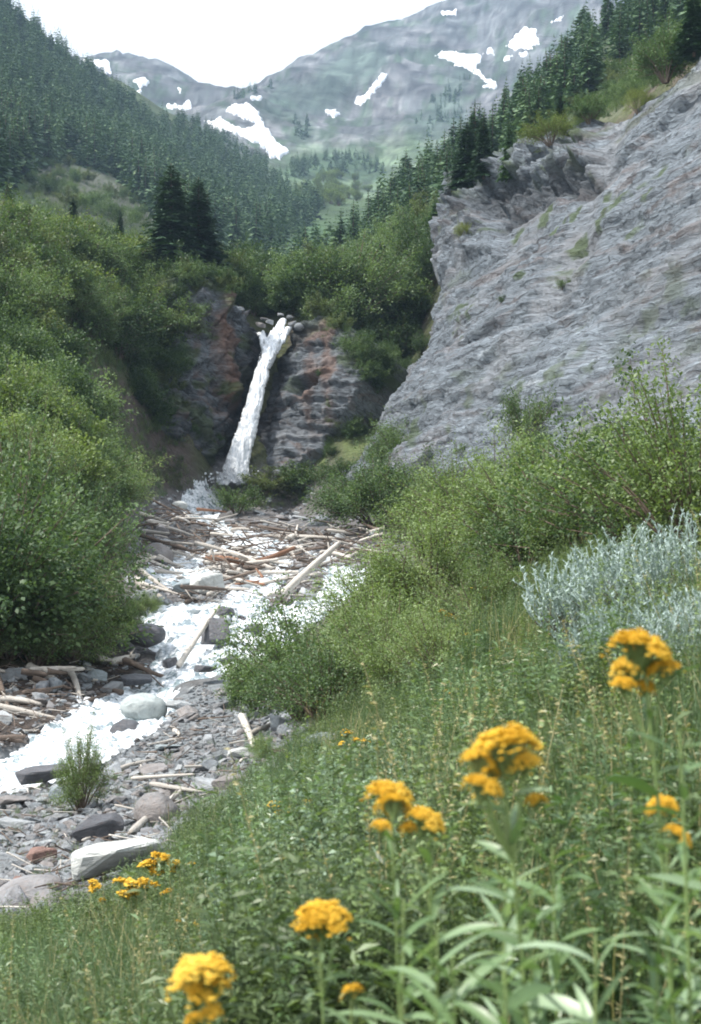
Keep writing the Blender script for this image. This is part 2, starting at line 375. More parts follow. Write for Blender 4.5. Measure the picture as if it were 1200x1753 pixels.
# ---- the stream: centre lines in photo pixels with widths in metres; the bed is carved into the terrain
STREAMS = [
    [(398, 830, 1.8), (370, 850, 1.0), (335, 868, 2.2), (345, 888, 1.8), (390, 900, 1.5), (425, 912, 2.3), (400, 930, 1.3), (340, 950, 1.6), (310, 978, 2.6), (285, 1000, 2.0)],
    [(425, 910, 1.8), (460, 935, 1.4), (480, 965, 1.8), (440, 1005, 1.3), (400, 1040, 2.2)],
    [(470, 925, .9), (560, 950, .7), (592, 990, 1.5), (640, 975, .7)],
    [(600, 985, 1.5), (570, 1020, 1.2), (510, 1045, 2.0), (450, 1075, 2.8), (400, 1105, 2.0), (380, 1135, 2.0), (310, 1158, 1.5), (258, 1178, 1.6), (232, 1195, 1.9), (212, 1228, 2.3), (150, 1258, 2.8), (90, 1285, 2.8), (10, 1325, 2.4), (-120, 1365, 2.8), (-400, 1400, 3)],
    [(300, 1035, 2.0), (318, 1062, 1.7), (318, 1120, 1.7), (300, 1146, 1.4)],
]
def densify(line, n=14):
    P = []
    for (a, b) in zip(line[:-1], line[1:]):
        for k in range(n): t = k / n; P.append([a[i] * (1 - t) + b[i] * t for i in range(3)])
    P.append(list(line[-1])); return P
WP = []
for ln in STREAMS:
    for px, py, w in densify(ln):
        h = hit(px, py, 12, 112.5)
        if h is not None: WP.append((h[0], h[1], w))
WP = np.array(WP)
def water_d(X, Y):
    """distance to the nearest stream line minus its half width"""
    X = np.asarray(X, float); Y = np.asarray(Y, float); d = np.full(X.shape, 99.0)
    m = (Y > 12) & (Y < 125) & (X > -30) & (X < 12)
    x, y = X[m], Y[m]; r = np.full(x.shape, 99.0)
    for a, b, w in WP: r = np.minimum(r, np.hypot(x - a, (y - b) * .9) - w * .5)
    d[m] = r; return d
WD = water_d(XX, DD) + .25 * fbm(XX / .9, DD / .9, 0, 3, 5)
ZW = ZZ.copy()                                                 # water level follows the ground before carving
ZZ = ZZ - .42 * sstep(.35, -.35, WD)

# ---- ground colours (what the ground is made of)
C = np.zeros(XX.shape + (3,)); PYv = HY - ZZ / DD * F; PXv = np.broadcast_to(PXc[None], XX.shape)
def setc(mask, col):
    global C
    m = np.clip(mask, 0, 1)[..., None]; C = C * (1 - m) + np.array(col) * m
n_a = fbm(XX / (DD * .03), DD / (DD * .03) * 0 + LD * 30, 0, 4, 3); n_b = fbm(PXv / 26, LD * 26, 1.0, 4, 9); n_c = fbm(PXv / 60, LD * 14, 2.0, 4, 29)
setc(np.ones(XX.shape), (.085, .10, .045))                                                           # meadow soil and litter
setc(sstep(35, 48, DD) * sstep(150, 135, DD), (.075, .085, .045))
setc(sstep(.1, .5, n_b + .12) * sstep(70, 90, DD) * sstep(150, 140, DD), (.085, .07, .06))
bar = poly_sd(PXv, PYv, [(-300, 1300), (100, 1240), (250, 1180), (330, 1120), (520, 1190), (560, 1230), (500, 1330), (430, 1400), (330, 1480), (200, 1600), (-300, 1650)])
setc(sstep(25, -15, bar + 22 * n_b) * (DD > 10) * (DD < 45), (.155, .17, .18))
rub = poly_sd(PXv, PYv, [(215, 890), (290, 840), (420, 815), (560, 810), (600, 860), (700, 930), (690, 990), (560, 1060), (330, 1160), (200, 1160), (200, 1020), (230, 950)])
setc(sstep(25, -10, rub + 18 * n_b) * (DD > 34) * (DD < 118), (.13, .125, .125))
lb = poly_sd(PXv, PYv, [(-400, 1130), (60, 1140), (220, 1130), (240, 1180), (190, 1220), (60, 1270), (-400, 1330)])
setc(sstep(20, -10, lb) * (DD > 20) * (DD < 45), (.065, .055, .05))
gul = poly_sd(PXv, PYv, [(90, 600), (200, 690), (300, 640), (330, 820), (280, 835), (240, 760), (120, 650)])
setc(sstep(25, -10, gul) * (DD > 60) * (DD < 122), (.085, .07, .062))
setc(sstep(0, .3, n_b) * sstep(100, 106, DD) * sstep(135, 128, DD) * (PXv > 540) * (PXv < 720) * .8, (.08, .11, .04))
setc(sstep(140, 150, DD) * sstep(900, 700, DD), (.055, .085, .042))
setc(sstep(-.1, .35, n_c) * sstep(140, 150, DD) * sstep(700, 500, DD) * (PXv > 380) * (PXv < 640), (.10, .18, .08))
tal = poly_sd(PXv, PYv, [(40, 280), (110, 280), (180, 300), (280, 370), (250, 385), (150, 370), (60, 330)])
setc(sstep(22, -10, tal + 14 * n_b) * (DD > 200) * (DD < 520), (.095, .10, .08))
tal2 = poly_sd(PXv, PYv, [(930, 250), (1000, 130), (1080, 70), (1150, 60), (1210, 50), (1210, 110), (1100, 160), (1000, 215)])
setc(sstep(30, -10, tal2 + 30 * n_b) * (DD > 105) * (DD < 330) * .8, (.11, .12, .085))
far = sstep(880, 1000, DD + 90 * n_c)
setc(far, (.135, .145, .15))
setc(far * sstep(-.1, .15, n_c), (.20, .20, .205))
setc(far * sstep(.10, .24, n_b + .5 * n_c), (.07, .10, .07))
n_d = fbm((PXv + PYv * .6) / 9, (PYv + PXv * .25) / 22, 5.0, 5, 129); setc(far * sstep(.0, .25, n_d) * .5, (.09, .09, .095))
strat = fbm(PXv / 60, (PYv - PXv * .12) / 5, 3.0, 5, 77)
setc(far * sstep(.05, .3, strat) * sstep(1300, 1500, DD) * .9, (.075, .075, .08))
grn = poly_sd(PXv, PYv, [(430, 300), (520, 250), (600, 262), (700, 230), (790, 245), (760, 300), (640, 345), (520, 350)])
setc(sstep(30, -25, grn + 30 * n_b) * sstep(600, 750, DD) * .7, (.12, .18, .09))
dkg = poly_sd(PXv, PYv, [(470, 290), (560, 262), (640, 270), (660, 310), (600, 300), (500, 310)])
setc(sstep(12, -8, dkg + 16 * n_b) * sstep(700, 800, DD) * .8, (.055, .095, .05))
for pl_ in ([(700, 215), (740, 170), (790, 110), (820, 110), (790, 160), (800, 200), (730, 235)], [(540, 130), (600, 85), (660, 80), (660, 110), (600, 130), (560, 150)], [(450, 190), (480, 140), (560, 150), (640, 130), (560, 185), (480, 205)], [(500, 240), (505, 205), (530, 215), (528, 240)]):
    setc(sstep(14, -8, poly_sd(PXv, PYv, pl_) + 16 * n_b) * (DD > 950) * .75, (.075, .11, .085))
C *= (1 + .25 * n_b)[..., None]; C *= (1 + far * .6 * n_d)[..., None]; C *= (1 + far * .8 * fbm(PXv / 30, (PYv - PXv * .12) / 3.5, 3.0, 5, 78))[..., None]
# ---- mesh
nr, ncl = XX.shape
ext = np.array([-14, -10, -7, -5, -3, -1, 1, 2.1])
Ze = np.stack([ZZ[0] + .012 * (3 - e) for e in ext]); Xe = np.stack([XX[0]] * len(ext)); Ye = np.stack([np.full(ncl, e) for e in ext])
Xa, Ya, Za = np.vstack([Xe, XX]), np.vstack([Ye, DD]), np.vstack([Ze, ZZ]); Ca = np.vstack([np.stack([C[0]] * len(ext)), C])
idx = np.arange(Xa.size).reshape(Xa.shape)
Q = np.stack([idx[:-1, :-1], idx[:-1, 1:], idx[1:, 1:], idx[1:, :-1]], -1).reshape(-1, 4)
me = mesh_np('ground', np.stack([Xa, Ya, Za], -1).reshape(-1, 3), Q, M['ground'], {'Col': Ca.reshape(-1, 3)}, True)
tag(link('ground', me), 'valley ground rising from stream gravel to forested slopes and bare peaks', 'ground', kind='structure')

# ---- stream surface
r0, r1 = np.searchsorted(LDr, math.log(12)), np.searchsorted(LDr, math.log(113.3)); c0, c1 = np.searchsorted(PXc, -420), np.searchsorted(PXc, 760)
def up2(a):                                                     # double the grid resolution
    b = np.empty((a.shape[0] * 2 - 1, a.shape[1])); b[::2] = a; b[1::2] = (a[1:] + a[:-1]) / 2
    c = np.empty((b.shape[0], a.shape[1] * 2 - 1)); c[:, ::2] = b; c[:, 1::2] = (b[:, 1:] + b[:, :-1]) / 2; return c
sx, sy, sz, swd = [up2(a[r0:r1, c0:c1]) for a in (XX, DD, ZW, WD)]
tb = fbm(sx / .55, sy / .9, 0, 4, 71); sz2 = sz - .16 + .17 * tb + .10 * np.abs(fbm(sx / .22, sy / .3, 0, 3, 72)) * 2 + .05 * sstep(0, -1, swd)
si = np.arange(sx.size).reshape(sx.shape); SQ = np.stack([si[:-1, :-1], si[:-1, 1:], si[1:, 1:], si[1:, :-1]], -1).reshape(-1, 4)
keep = (swd.ravel()[SQ].min(1) < .3); SQ = SQ[keep]; u_, inv = np.unique(SQ, return_inverse=True)
me = mesh_np('stream_water', np.stack([sx, sy, sz2], -1).reshape(-1, 3)[u_], inv.reshape(-1, 4), M['foam'], None, True)
tag(link('stream_water', me), 'foaming white mountain stream tumbling over rocks below the waterfall', 'stream', kind='structure')

# ================================================================ rock faces
def rock_patch(name, pl, out_px, ext_px, res, dispf, mat, margin=7, rag=1.6, ragl=5.0, drop=1.3, seed=1):
    P = np.array([pl.st(*q) for q in (ext_px or out_px)]); lo, hi = P.min(0) - margin, P.max(0) + margin
    s, t = np.meshgrid(np.arange(lo[0], hi[0], res), np.arange(lo[1], hi[1], res))
    d = poly_sd(s, t, P) + rag * fbm(s / ragl, t / ragl, 0, 4, seed)
    h, at = dispf(s, t, d)
    h = h - drop * np.maximum(d, 0) ** 1.15 - .5 * sstep(-2.5, 0, d)
    ii = np.arange(s.size).reshape(s.shape); q = np.stack([ii[:-1, :-1], ii[:-1, 1:], ii[1:, 1:], ii[1:, :-1]], -1).reshape(-1, 4)
    q = q[d.ravel()[q].min(1) < margin * .8]; u, iv = np.unique(q, return_inverse=True)
    at = {k: v.ravel()[u] for k, v in at.items()}
    me = mesh_np(name, np.stack([s, t, h], -1).reshape(-1, 3)[u], iv.reshape(-1, 4), mat, at, False)
    o = link(name, me); e3 = np.cross(pl.e1, pl.e2); sgn = 1.0 if e3 @ pl.n > 0 else -1.0
    m = Matrix.Identity(4)
    for r in range(3):
        m[r][0], m[r][1], m[r][2], m[r][3] = pl.e1[r], pl.e2[r], pl.n[r], pl.p[r]
    if sgn < 0: me.flip_normals()
    o.matrix_world = m; return o
def ledges(s, t, specs, seed):
    h = 0
    for p, amp, wl in specs:
        ph = t / p + .55 * fbm(s / wl, t / wl, 0, 3, seed + int(p * 10)) * 2
        k = np.floor(ph); fr = ph - k
        a = amp * (.35 + .65 * (.5 + .5 * vnoise(s / (wl * .45) + k * 7.3, k * 3.1, 0, seed + 5))) * sstep(-.5, .25, fbm(s / (wl * 1.3), t / p * .7, 2.0, 2, seed + 8))
        h = h + a * (1 - fr) ** 1.4
    return h
def seg_d(pl, s, t, line):
    P = [pl.st(*q) for q in line]; d = np.full(s.shape, 99.0)
    for a, b in zip(P[:-1], P[1:]):
        e = np.subtract(b, a); tt = np.clip(((s - a[0]) * e[0] + (t - a[1]) * e[1]) / (e @ e), 0, 1)
        d = np.minimum(d, np.hypot(s - a[0] - tt * e[0], t - a[1] - tt * e[1]))
    return d
def pmask(pl, s, t, poly, soft=2.0, n=None):
    d = poly_sd(s, t, np.array([pl.st(*q) for q in poly]))
    return sstep(soft, -soft, d + (0 if n is None else n))
def cliff_disp(s, t, d):
    n1 = fbm(s / 3, t / 3, 0, 3, 50) * 2.5
    h = 1.0 * fbm(s / 16, t / 11, 0, 4, 41) + ledges(s, t, [(6.5, .6, 30), (2.3, .34, 18), (.95, .20, 10), (.55, .12, 6)], 60)
    h = h + .18 * np.abs(fbm(s / 2.0, t / .7, 0, 4, 44)) + .45 * fbm(s / 7, t / 2.0, 0, 4, 45)
    # the broken, overhanging block band near the crest
    band = pmask(SLAB, s, t, [(770, 330), (800, 300), (905, 262), (1000, 215), (1030, 270), (1010, 320), (960, 345), (880, 370), (830, 385), (775, 380)], 1.0, n1 * .5)
    h = h + band * blocks(s, t, [(3.2, 1.7, .55), (1.3, .8, .3)], 340) + band * (.5 + 1.0 * np.abs(fbm(s / 2.2, t / 1.3, 0, 4, 46)) * 2)
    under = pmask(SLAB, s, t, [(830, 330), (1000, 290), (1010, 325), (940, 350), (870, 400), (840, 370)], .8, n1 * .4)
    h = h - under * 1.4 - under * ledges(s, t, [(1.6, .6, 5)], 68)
    b2 = pmask(SLAB, s, t, [(765, 385), (850, 385), (860, 440), (745, 480)], 1., n1 * .4); h = h + b2 * (.8 + 1.3 * np.abs(fbm(s / 1.6, t / 1.6, 0, 3, 48)))
    g = np.minimum(seg_d(SLAB, s, t, [(1060, 200), (1030, 290), (1000, 400), (960, 500)]), seg_d(SLAB, s, t, [(1200, 150), (1120, 240), (1050, 330)]))
    h = h - .5 * sstep(3, 0, g)
    h = h + blocks(s, t, [(14, 1.1, .18), (5, .42, .11), (2.2, .24, .06)], 300)
    pale = sstep(2.2, 0, g + n1 * .9) * .4 + .3 * sstep(.15, .5, fbm(s / 6, t / 4, 0, 4, 51))
    foot = np.clip(1 - (t - np.interp(s, [-40, 60], [2, 2])) / 60, 0, 1) * 0
    moss = sstep(.28, .42, fbm(s / 2.4, t / 1.6, 0, 4, 52)) * sstep(.0, .3, fbm(s / 14, t / 14, 0, 2, 53)) * .8
    crest = sstep(-9, -1, d) * (SLAB.st(780, 420)[1] < t); moss = np.maximum(moss, crest * sstep(.05, .3, fbm(s / 2, t / 1.5, 0, 4, 54)) * .4) * (1 - under)
    bz = pmask(SLAB, s, t, [(640, 748), (760, 690), (900, 640), (1200, 560), (1300, 800), (600, 800)], 3, n1); h = h - .35 * bz * ledges(s, t, [(2.3, .42, 12)], 60) + .12 * bz * fbm(s / .5, t / .5, 0, 3, 55)
    moss = np.maximum(moss, bz * sstep(.2, .4, fbm(s / 1.8, t / 1.2, 0, 4, 56)) * .7)
    rust = sstep(.30, .45, fbm(s / 9, t / .7, 0, 4, 57)) * .28 * sstep(-.1, .3, fbm(s / 20, t / 14, 0, 2, 58))
    wet = under * .55 + b2 * sstep(.1, .4, fbm(s, t, 0, 3, 59)) * .4  # 'under' term is shade beneath the block band, painted into the colour
    return h, {'pale': np.clip(pale, 0, 1), 'moss': np.clip(moss, 0, 1), 'rust': np.clip(rust, 0, 1), 'wet': np.clip(wet, 0, 1)}
cext = [q for q in CLIFF_OUT[:18]] + [(1700, -300), (1700, 900), (1200, 860), (1070, 880), (900, 850), (760, 830), (600, 815)]
tag(rock_patch('rock_cliff', SLAB, CLIFF_OUT, cext, .17, cliff_disp, M['cliff'], 7, 1.3, 5, 3.0), 'huge slanting grey cliff of thin rock layers above the stream bank', 'cliff', kind='structure')
HR = Plane([(430, 825, 113.5), (500, 560, 119.5), (650, 790, 108.5)], ((500, 700), (620, 690)))
HL = Plane([(385, 825, 113.5), (455, 565, 120.5), (310, 500, 116)], ((330, 640), (430, 700)))
def hr_disp(s, t, d):
    n1 = fbm(s / 2, t / 2, 0, 3, 80)
    h = .7 * fbm(s / 7, t / 5, 0, 4, 81) + blocks(s, t, [(8, .75, .2), (3, .32, .1)], 360) + ledges(s, t, [(3.4, .5, 12), (1.2, .34, 8), (.5, .14, 5)], 84) + .35 * np.abs(fbm(s / 1.2, t / 1, 0, 4, 83)) * 2
    r = np.minimum(seg_d(HR, s, t, [(530, 560), (532, 640), (528, 740)]), seg_d(HR, s, t, [(553, 540), (562, 620), (563, 690)]))
    rust = sstep(1.0, .1, r + n1 * 1.1) * .6
    hol = pmask(HR, s, t, [(500, 650), (535, 640), (545, 660), (520, 672), (503, 670)], .4, n1 * .5); h = h - 1.4 * hol
    wet = sstep(2.6, .4, seg_d(HR, s, t, [(500, 560), (455, 640), (432, 740), (420, 825)]) + n1 * 1.2)
    h = h + wet * .5 * fbm(s / .8, t / .8, 0, 3, 85)
    moss = sstep(.25, .5, fbm(s / 1.5, t / 2.2, 0, 4, 86)) * .5 + .3 * sstep(-2, -.5, d + n1) * (t > HR.st(500, 640)[1])
    return h, {'rust': rust, 'wet': np.clip(wet * .85 + hol * .5, 0, 1), 'moss': np.clip(moss, 0, 1), 'pale': .3 * sstep(.2, .5, fbm(s / 4, t / 2, 0, 3, 87))}  # streak beside the fall is wet; the hollow is simply darkened
tag(rock_patch('rock_headwall', HR, None, [(418, 850), (430, 760), (448, 680), (470, 610), (500, 562), (540, 538), (580, 548), (618, 585), (615, 640), (590, 695), (560, 735), (535, 775), (500, 815), (440, 850)], .13, hr_disp, M['headwall'], 4, .8, 2.0, 5.0, 2),
    'dark layered rock wall with rusty streaks beside the waterfall', 'cliff', kind='structure')
def hl_disp(s, t, d):
    n1 = fbm(s / 2, t / 2, 0, 3, 90)
    h = 1.3 * fbm(s / 5, t / 6, 0, 4, 91) + blocks(s, t, [(2.6, 1.8, .5), (1.2, .8, .25), (.6, .4, .1)], 380) + ledges(s, t, [(2.6, .6, 9), (1.0, .3, 6), (.45, .12, 4)], 94) + .8 * np.abs(fbm(s / 1.6, t / 1.6, 0, 4, 93))
    col = pmask(HL, s, t, [(368, 500), (385, 500), (392, 600), (418, 690), (385, 690), (368, 610)], .8, n1); h = h + 1.2 * col
    rust = np.clip(col * .95 + .5 * sstep(.15, .4, fbm(s / 1.5, t / 4, 0, 4, 95)), 0, 1) * sstep(0, .5, t - HL.st(380, 770)[1])
    wet = sstep(2.2, .3, seg_d(HL, s, t, [(462, 570), (440, 660), (405, 760), (385, 830)]) + n1 * 1.5)
    wet = np.maximum(wet, .55 * sstep(HL.st(350, 690)[1], HL.st(350, 780)[1], t))
    moss = sstep(.05, .35, fbm(s / 1.6, t / 1.3, 0, 4, 96)) * .75
    return h, {'rust': rust * .85, 'wet': np.clip(wet, 0, 1) * .8, 'moss': moss, 'pale': 0 * s}
tag(rock_patch('rock_buttress', HL, None, [(262, 850), (236, 770), (262, 700), (298, 640), (308, 560), (300, 500), (330, 482), (380, 490), (440, 545), (466, 572), (458, 640), (436, 720), (412, 800), (400, 850)], .13, hl_disp, M['headwall'], 4, 1.1, 2.0, 4.0, 3),
    'dark rusty rock buttress with mossy ledges on the shaded side of the waterfall', 'cliff', kind='structure')

# ================================================================ snow patches on the mountains
SNOW = [
    ([(425, 180), (440, 190), (455, 220), (470, 240), (494, 262), (478, 274), (462, 272), (455, 255), (430, 240), (395, 222), (390, 215), (420, 222), (438, 215), (420, 205), (400, 198), (388, 190), (400, 180)], 'large forked snowfield on the pass above the dark green valley'),
    ([(350, 206), (365, 208), (375, 200), (392, 212), (420, 226), (445, 246), (430, 244), (395, 228), (360, 218)], 'long thin strip of snow slanting beside the forked snowfield'),
    ([(652, 128), (666, 128), (655, 145), (635, 165), (618, 180), (606, 178), (612, 168), (630, 158)], 'slanting snow strip halfway up the bare mountain'),
    ([(556, 190), (572, 188), (584, 194), (570, 202), (560, 198)], 'small snow fleck below the slanting strip'),
    ([(746, 94), (770, 88), (795, 92), (826, 94), (816, 116), (830, 134), (852, 142), (850, 152), (822, 150), (835, 146), (815, 126), (798, 118), (770, 106)], 'hook shaped snowfield high on the bare mountain'),
    ([(868, 78), (884, 60), (898, 46), (918, 52), (922, 78), (905, 84), (880, 86), (870, 82)], 'blotchy snowfield above the tree covered ridge'),
    ([(862, 98), (876, 96), (874, 102), (864, 103)], 'tiny snow fleck under the blotchy snowfield'),
    ([(888, 92), (908, 90), (900, 99), (890, 99)], 'short snow streak under the blotchy snowfield'),
    ([(942, 38), (966, 24), (960, 34), (946, 41)], 'narrow snow streak close to the ridge firs on the skyline'),
    ([(755, 22), (782, 16), (780, 24), (760, 28)], 'snow fleck just below the skyline of the bare mountain'),
    ([(834, 84), (850, 84), (846, 93), (836, 93)], 'small snow dot between hook shaped and blotchy snowfields'),
    ([(140, 104), (185, 104), (192, 128), (180, 126), (165, 112)], 'white snow cap on the rounded far summit'),
    ([(228, 136), (248, 134), (255, 142), (244, 152), (234, 146)], 'round snow spot on the far summit slope'),
    ([(232, 154), (242, 156), (244, 172), (236, 172)], 'low snow spot just above the forest edge under the far summit'),
    ([(302, 149), (312, 152), (312, 160), (306, 160)], 'tiny snow dot on the flank of the far summit'),
    ([(282, 180), (310, 180), (322, 173), (334, 182), (325, 188), (290, 187)], 'flat snow bank at the foot of the far summit'),
    ([(428, 168), (446, 166), (448, 171), (432, 172)], 'snow sliver beside the trees on the pass'),
]
for poly, lab in SNOW:
    P = np.array(poly, float); x0, y0 = P.min(0) - 5; x1, y1 = P.max(0) + 5
    gx, gy = np.meshgrid(np.arange(x0, x1, 1.5), np.arange(y0, y1, 1.2)); sdv = poly_sd(gx, gy, P) + 5.0 * fbm(gx / 6, gy / 4, 0, 4, 33)
    V = np.zeros(gx.shape + (3,)); ok = sdv < 1.5
    for i, j in zip(*np.nonzero(ok)):
        h = hit(gx[i, j], gy[i, j], 880, 2650)
        if h is None: ok[i, j] = False
        else: V[i, j] = h + np.array([0, 0, -1.5 + 3.5 * float(sstep(.8, -1.5, sdv[i, j]))])
    ii = np.arange(gx.size).reshape(gx.shape); q = np.stack([ii[:-1, :-1], ii[1:, :-1], ii[1:, 1:], ii[:-1, 1:]], -1).reshape(-1, 4)
    Vf = V.reshape(-1, 3); okf = ok.ravel(); q = q[okf[q].all(1)]
    if len(q): q = q[(Vf[q][..., 1].max(1) - Vf[q][..., 1].min(1)) < 120]
    if not len(q): continue
    u, iv = np.unique(q, return_inverse=True); Vt = Vf[u]; Vb = Vt - [0, 0, 2.5]; iv = iv.reshape(-1, 4); nV = len(Vt)
    E = np.concatenate([iv[:, [0, 1]], iv[:, [1, 2]], iv[:, [2, 3]], iv[:, [3, 0]]]); S = np.sort(E, 1); _, inv2, cnt = np.unique(S, axis=0, return_inverse=True, return_counts=True)
    B = E[cnt[inv2.ravel()] == 1]; side = np.column_stack([B[:, 1], B[:, 0], B[:, 0] + nV, B[:, 1] + nV])
    me = mesh_np('snow_patch', np.vstack([Vt, Vb]), np.vstack([iv, iv[:, ::-1] + nV, side]), M['snow'], None, True)
    tag(link('snow_patch', me), lab, 'snow patch', 'snow patches on the mountains')

# ================================================================ waterfall
FALL = [(486, 545, 122.4, 10), (478, 560, 120.6, 20), (468, 580, 118.8, 28), (461, 600, 117.6, 24), (450, 630, 116.4, 21), (441, 665, 115.2, 23), (432, 700, 114.2, 26), (423, 735, 113.3, 30), (412, 770, 112.6, 34), (404, 800, 112.0, 39), (398, 828, 111.5, 46)]
def strand(path, wfac, off, seed, name, parent, nx=26, ny=240, mat=None, bulge=.45, t0=0., t1=1.):
    P = np.array([np.append(W3(a, b, d), w / F * d) for a, b, d, w in path]); k = np.linspace(0, len(P) - 1, ny); k = k[0] + (k[-1]) * (t0 + (t1 - t0) * k / k[-1])
    c = np.stack([np.interp(k, np.arange(len(P)), P[:, i]) for i in range(4)], 1); v = np.linspace(0, 1, ny)[:, None]
    u = np.linspace(-1, 1, nx)[None]; tt = k[:, None]
    wd = c[:, 3:4] * .5 * wfac * (1 + .16 * fbm(tt * 1.5, 0, seed, 4, seed)); edge = fbm(tt * 5, np.sign(u) * 3.0, seed, 4, seed + 1) * .28 * np.abs(u)
    x = c[:, 0:1] + off * c[:, 3:4] + (u + edge) * wd
    body = bulge * np.sqrt(np.maximum(0, 1 - u * u))
    y = c[:, 1:2] - body - .14 * fbm(x * 3.2 + 0 * tt, tt * 1.0, seed, 4, seed + 2) - .07 * fbm(x * 7, tt * 2.4, 0, 3, seed + 3)
    z = c[:, 2:3] + .25 * fbm(x * 3, tt * 3, 0, 3, seed + 4)
    F_ = np.stack([x, y, z + 0 * x], -1).reshape(-1, 3)
    yb = c[:, 1:2] + .35 + 0 * x; Bk = np.stack([x, yb, z + 0 * x], -1).reshape(-1, 3)
    i = np.arange(nx * ny).reshape(ny, nx); q = np.stack([i[:-1, :-1], i[1:, :-1], i[1:, 1:], i[:-1, 1:]], -1).reshape(-1, 4); n = nx * ny
    sdl = np.column_stack([i[:-1, 0], i[:-1, 0] + n, i[1:, 0] + n, i[1:, 0]]); sdr = np.column_stack([i[:-1, -1], i[1:, -1], i[1:, -1] + n, i[:-1, -1] + n])
    return link(name, mesh_np(name, np.vstack([F_, Bk]), np.vstack([q, q[:, ::-1] + n, sdl, sdr]), mat or M['fall'], None, True), parent)
wf = bpy.data.objects.new('waterfall', None); COL.objects.link(wf); wf.location = (0, 0, 0)
tag(wf, 'tall white waterfall plunging through the notch between dark rock walls', 'waterfall')
strand(FALL, 1.0, 0, 1, 'main_curtain', wf)
strand([(497, 560, 120.2, 14), (484, 575, 119.3, 16), (470, 600, 118.0, 14), (458, 630, 117.0, 10)], 1., 0, 5, 'side_curtain', wf, 14, 80, None, .3)
strand([(446, 568, 120.2, 13), (452, 585, 119.2, 14), (455, 605, 118.0, 12), (448, 640, 116.7, 8)], 1., 0, 8, 'side_curtain', wf, 14, 80, None, .3)
strand(FALL[4:], .5, -.32, 11, 'spray_strand', wf, 12, 160, None, .3)
strand(FALL[5:], .45, .34, 14, 'spray_strand', wf, 12, 160, None, .3)
# droplets torn off the edges
def blobs(name, P, r, mat, parent=None, sub=1):
    bm = bmesh.new(); bmesh.ops.create_icosphere(bm, subdivisions=sub, radius=1); v = np.array([x.co for x in bm.verts]); f = np.array([[y.index for y in x.verts] for x in bm.faces]); bm.free()
    P = np.asarray(P); V = (v[None] * np.asarray(r)[:, None, None] + P[:, None]).reshape(-1, 3); Fc = (f[None] + (np.arange(len(P)) * len(v))[:, None, None]).reshape(-1, 3)
    return mesh_np(name, V, Fc, mat, None, True)
dp = []; dr = []
for k in range(900):
    a = rng.uniform(3, 9.99); i = int(a); t = a - i; p0, p1 = FALL[i], FALL[min(i + 1, len(FALL) - 1)]
    px, py, d, w = [p0[j] * (1 - t) + p1[j] * t for j in range(4)]
    sgn = rng.choice([-1, 1]); q = W3(px + sgn * w * (.40 + abs(rng.normal()) * .07), py + rng.normal() * 3, d - .3 + rng.normal() * .2); dp.append(q); dr.append(rng.uniform(.015, .045))
for k in range(260):
    q = W3(398 + rng.normal() * 22, 826 - abs(rng.normal()) * 11, 111.6 + rng.normal() * .5); dp.append(q); dr.append(rng.uniform(.03, .11))
link('spray_drops', blobs('spray_drops', dp, dr, M['fall']), wf)
# mist at the foot
tm = bpy.data.materials.new('mist'); tm.use_nodes = True; nn = tm.node_tree.nodes; nn.remove(nn['Principled BSDF'])
pv = nn.new('ShaderNodeVolumePrincipled'); pv.inputs['Color'].default_value = (.95, .97, 1, 1); pv.inputs['Anisotropy'].default_value = .2
tc = nn.new('ShaderNodeTexCoord'); ln_ = nn.new('ShaderNodeVectorMath'); ln_.operation = 'LENGTH'; tm.node_tree.links.new(tc.outputs['Object'], ln_.inputs[0])
mr = nn.new('ShaderNodeMapRange'); mr.inputs[1].default_value = .1; mr.inputs[2].default_value = 1.0; mr.inputs[3].default_value = .7; mr.inputs[4].default_value = 0
tm.node_tree.links.new(ln_.outputs['Value'], mr.inputs[0]); tm.node_tree.links.new(mr.outputs[0], pv.inputs['Density']); tm.node_tree.links.new(pv.outputs[0], nn['Material Output'].inputs['Volume'])
bm = bmesh.new(); bmesh.ops.create_icosphere(bm, subdivisions=3, radius=1); mm = bpy.data.meshes.new('mist'); bm.to_mesh(mm); bm.free(); mm.materials.append(tm)
mo = link('mist', mm); mo.location = Vector(W3(396, 818, 112)); mo.scale = (2.0, 1.6, 1.9); tag(mo, 'pale spray mist drifting at the foot of the waterfall', 'mist', kind='stuff')

# small cascade curtains over the step in the lower stream
def cascade(path, label, n, w0, seed):
    e = bpy.data.objects.new('cascade', None); COL.objects.link(e); tag(e, label, 'cascade')
    (x0, y0), (x1, y1), = path
    for k in range(n):
        px = x0 + (x1 - x0) * (k + .5) / n + rng.normal() * 2; D0 = 43.4 if y0 < 1100 else 42
        a = hit(px, y0 - 4, 30, 60); b = hit(px, y1, 30, 60)
        if a is None or b is None: continue
        top = a + [0, .1, .12]; bot = np.array([b[0] + rng.normal() * .05, min(b[1], a[1] - .35), b[2] + .05]); mid = top + [0, -.28 - .1 * rng.random(), -.10]
        pts = [top, mid, mid * .45 + bot * .55 + [0, -.06, .12], bot]; cvt = [(600 + F * p[0] / p[1], HY - F * p[2] / p[1], p[1], w0 * rng.uniform(.6, 1.3)) for p in pts]
        strand(cvt, 1, 0, seed + k, 'water_strand', e, 10, 40, M['cascade'], .12)
    return e
cascade(((286, 1064), (350, 1138)), 'small fan of falling water left of the leaning pole', 8, 11, 200)
cascade(((386, 1058), (418, 1122)), 'narrow white chute between two wet boulders beside the leaning pole', 4, 13, 230)
cascade(((424, 1068), (520, 1100)), 'broad foaming rapid sliding down beside the willow bush', 7, 18, 260)

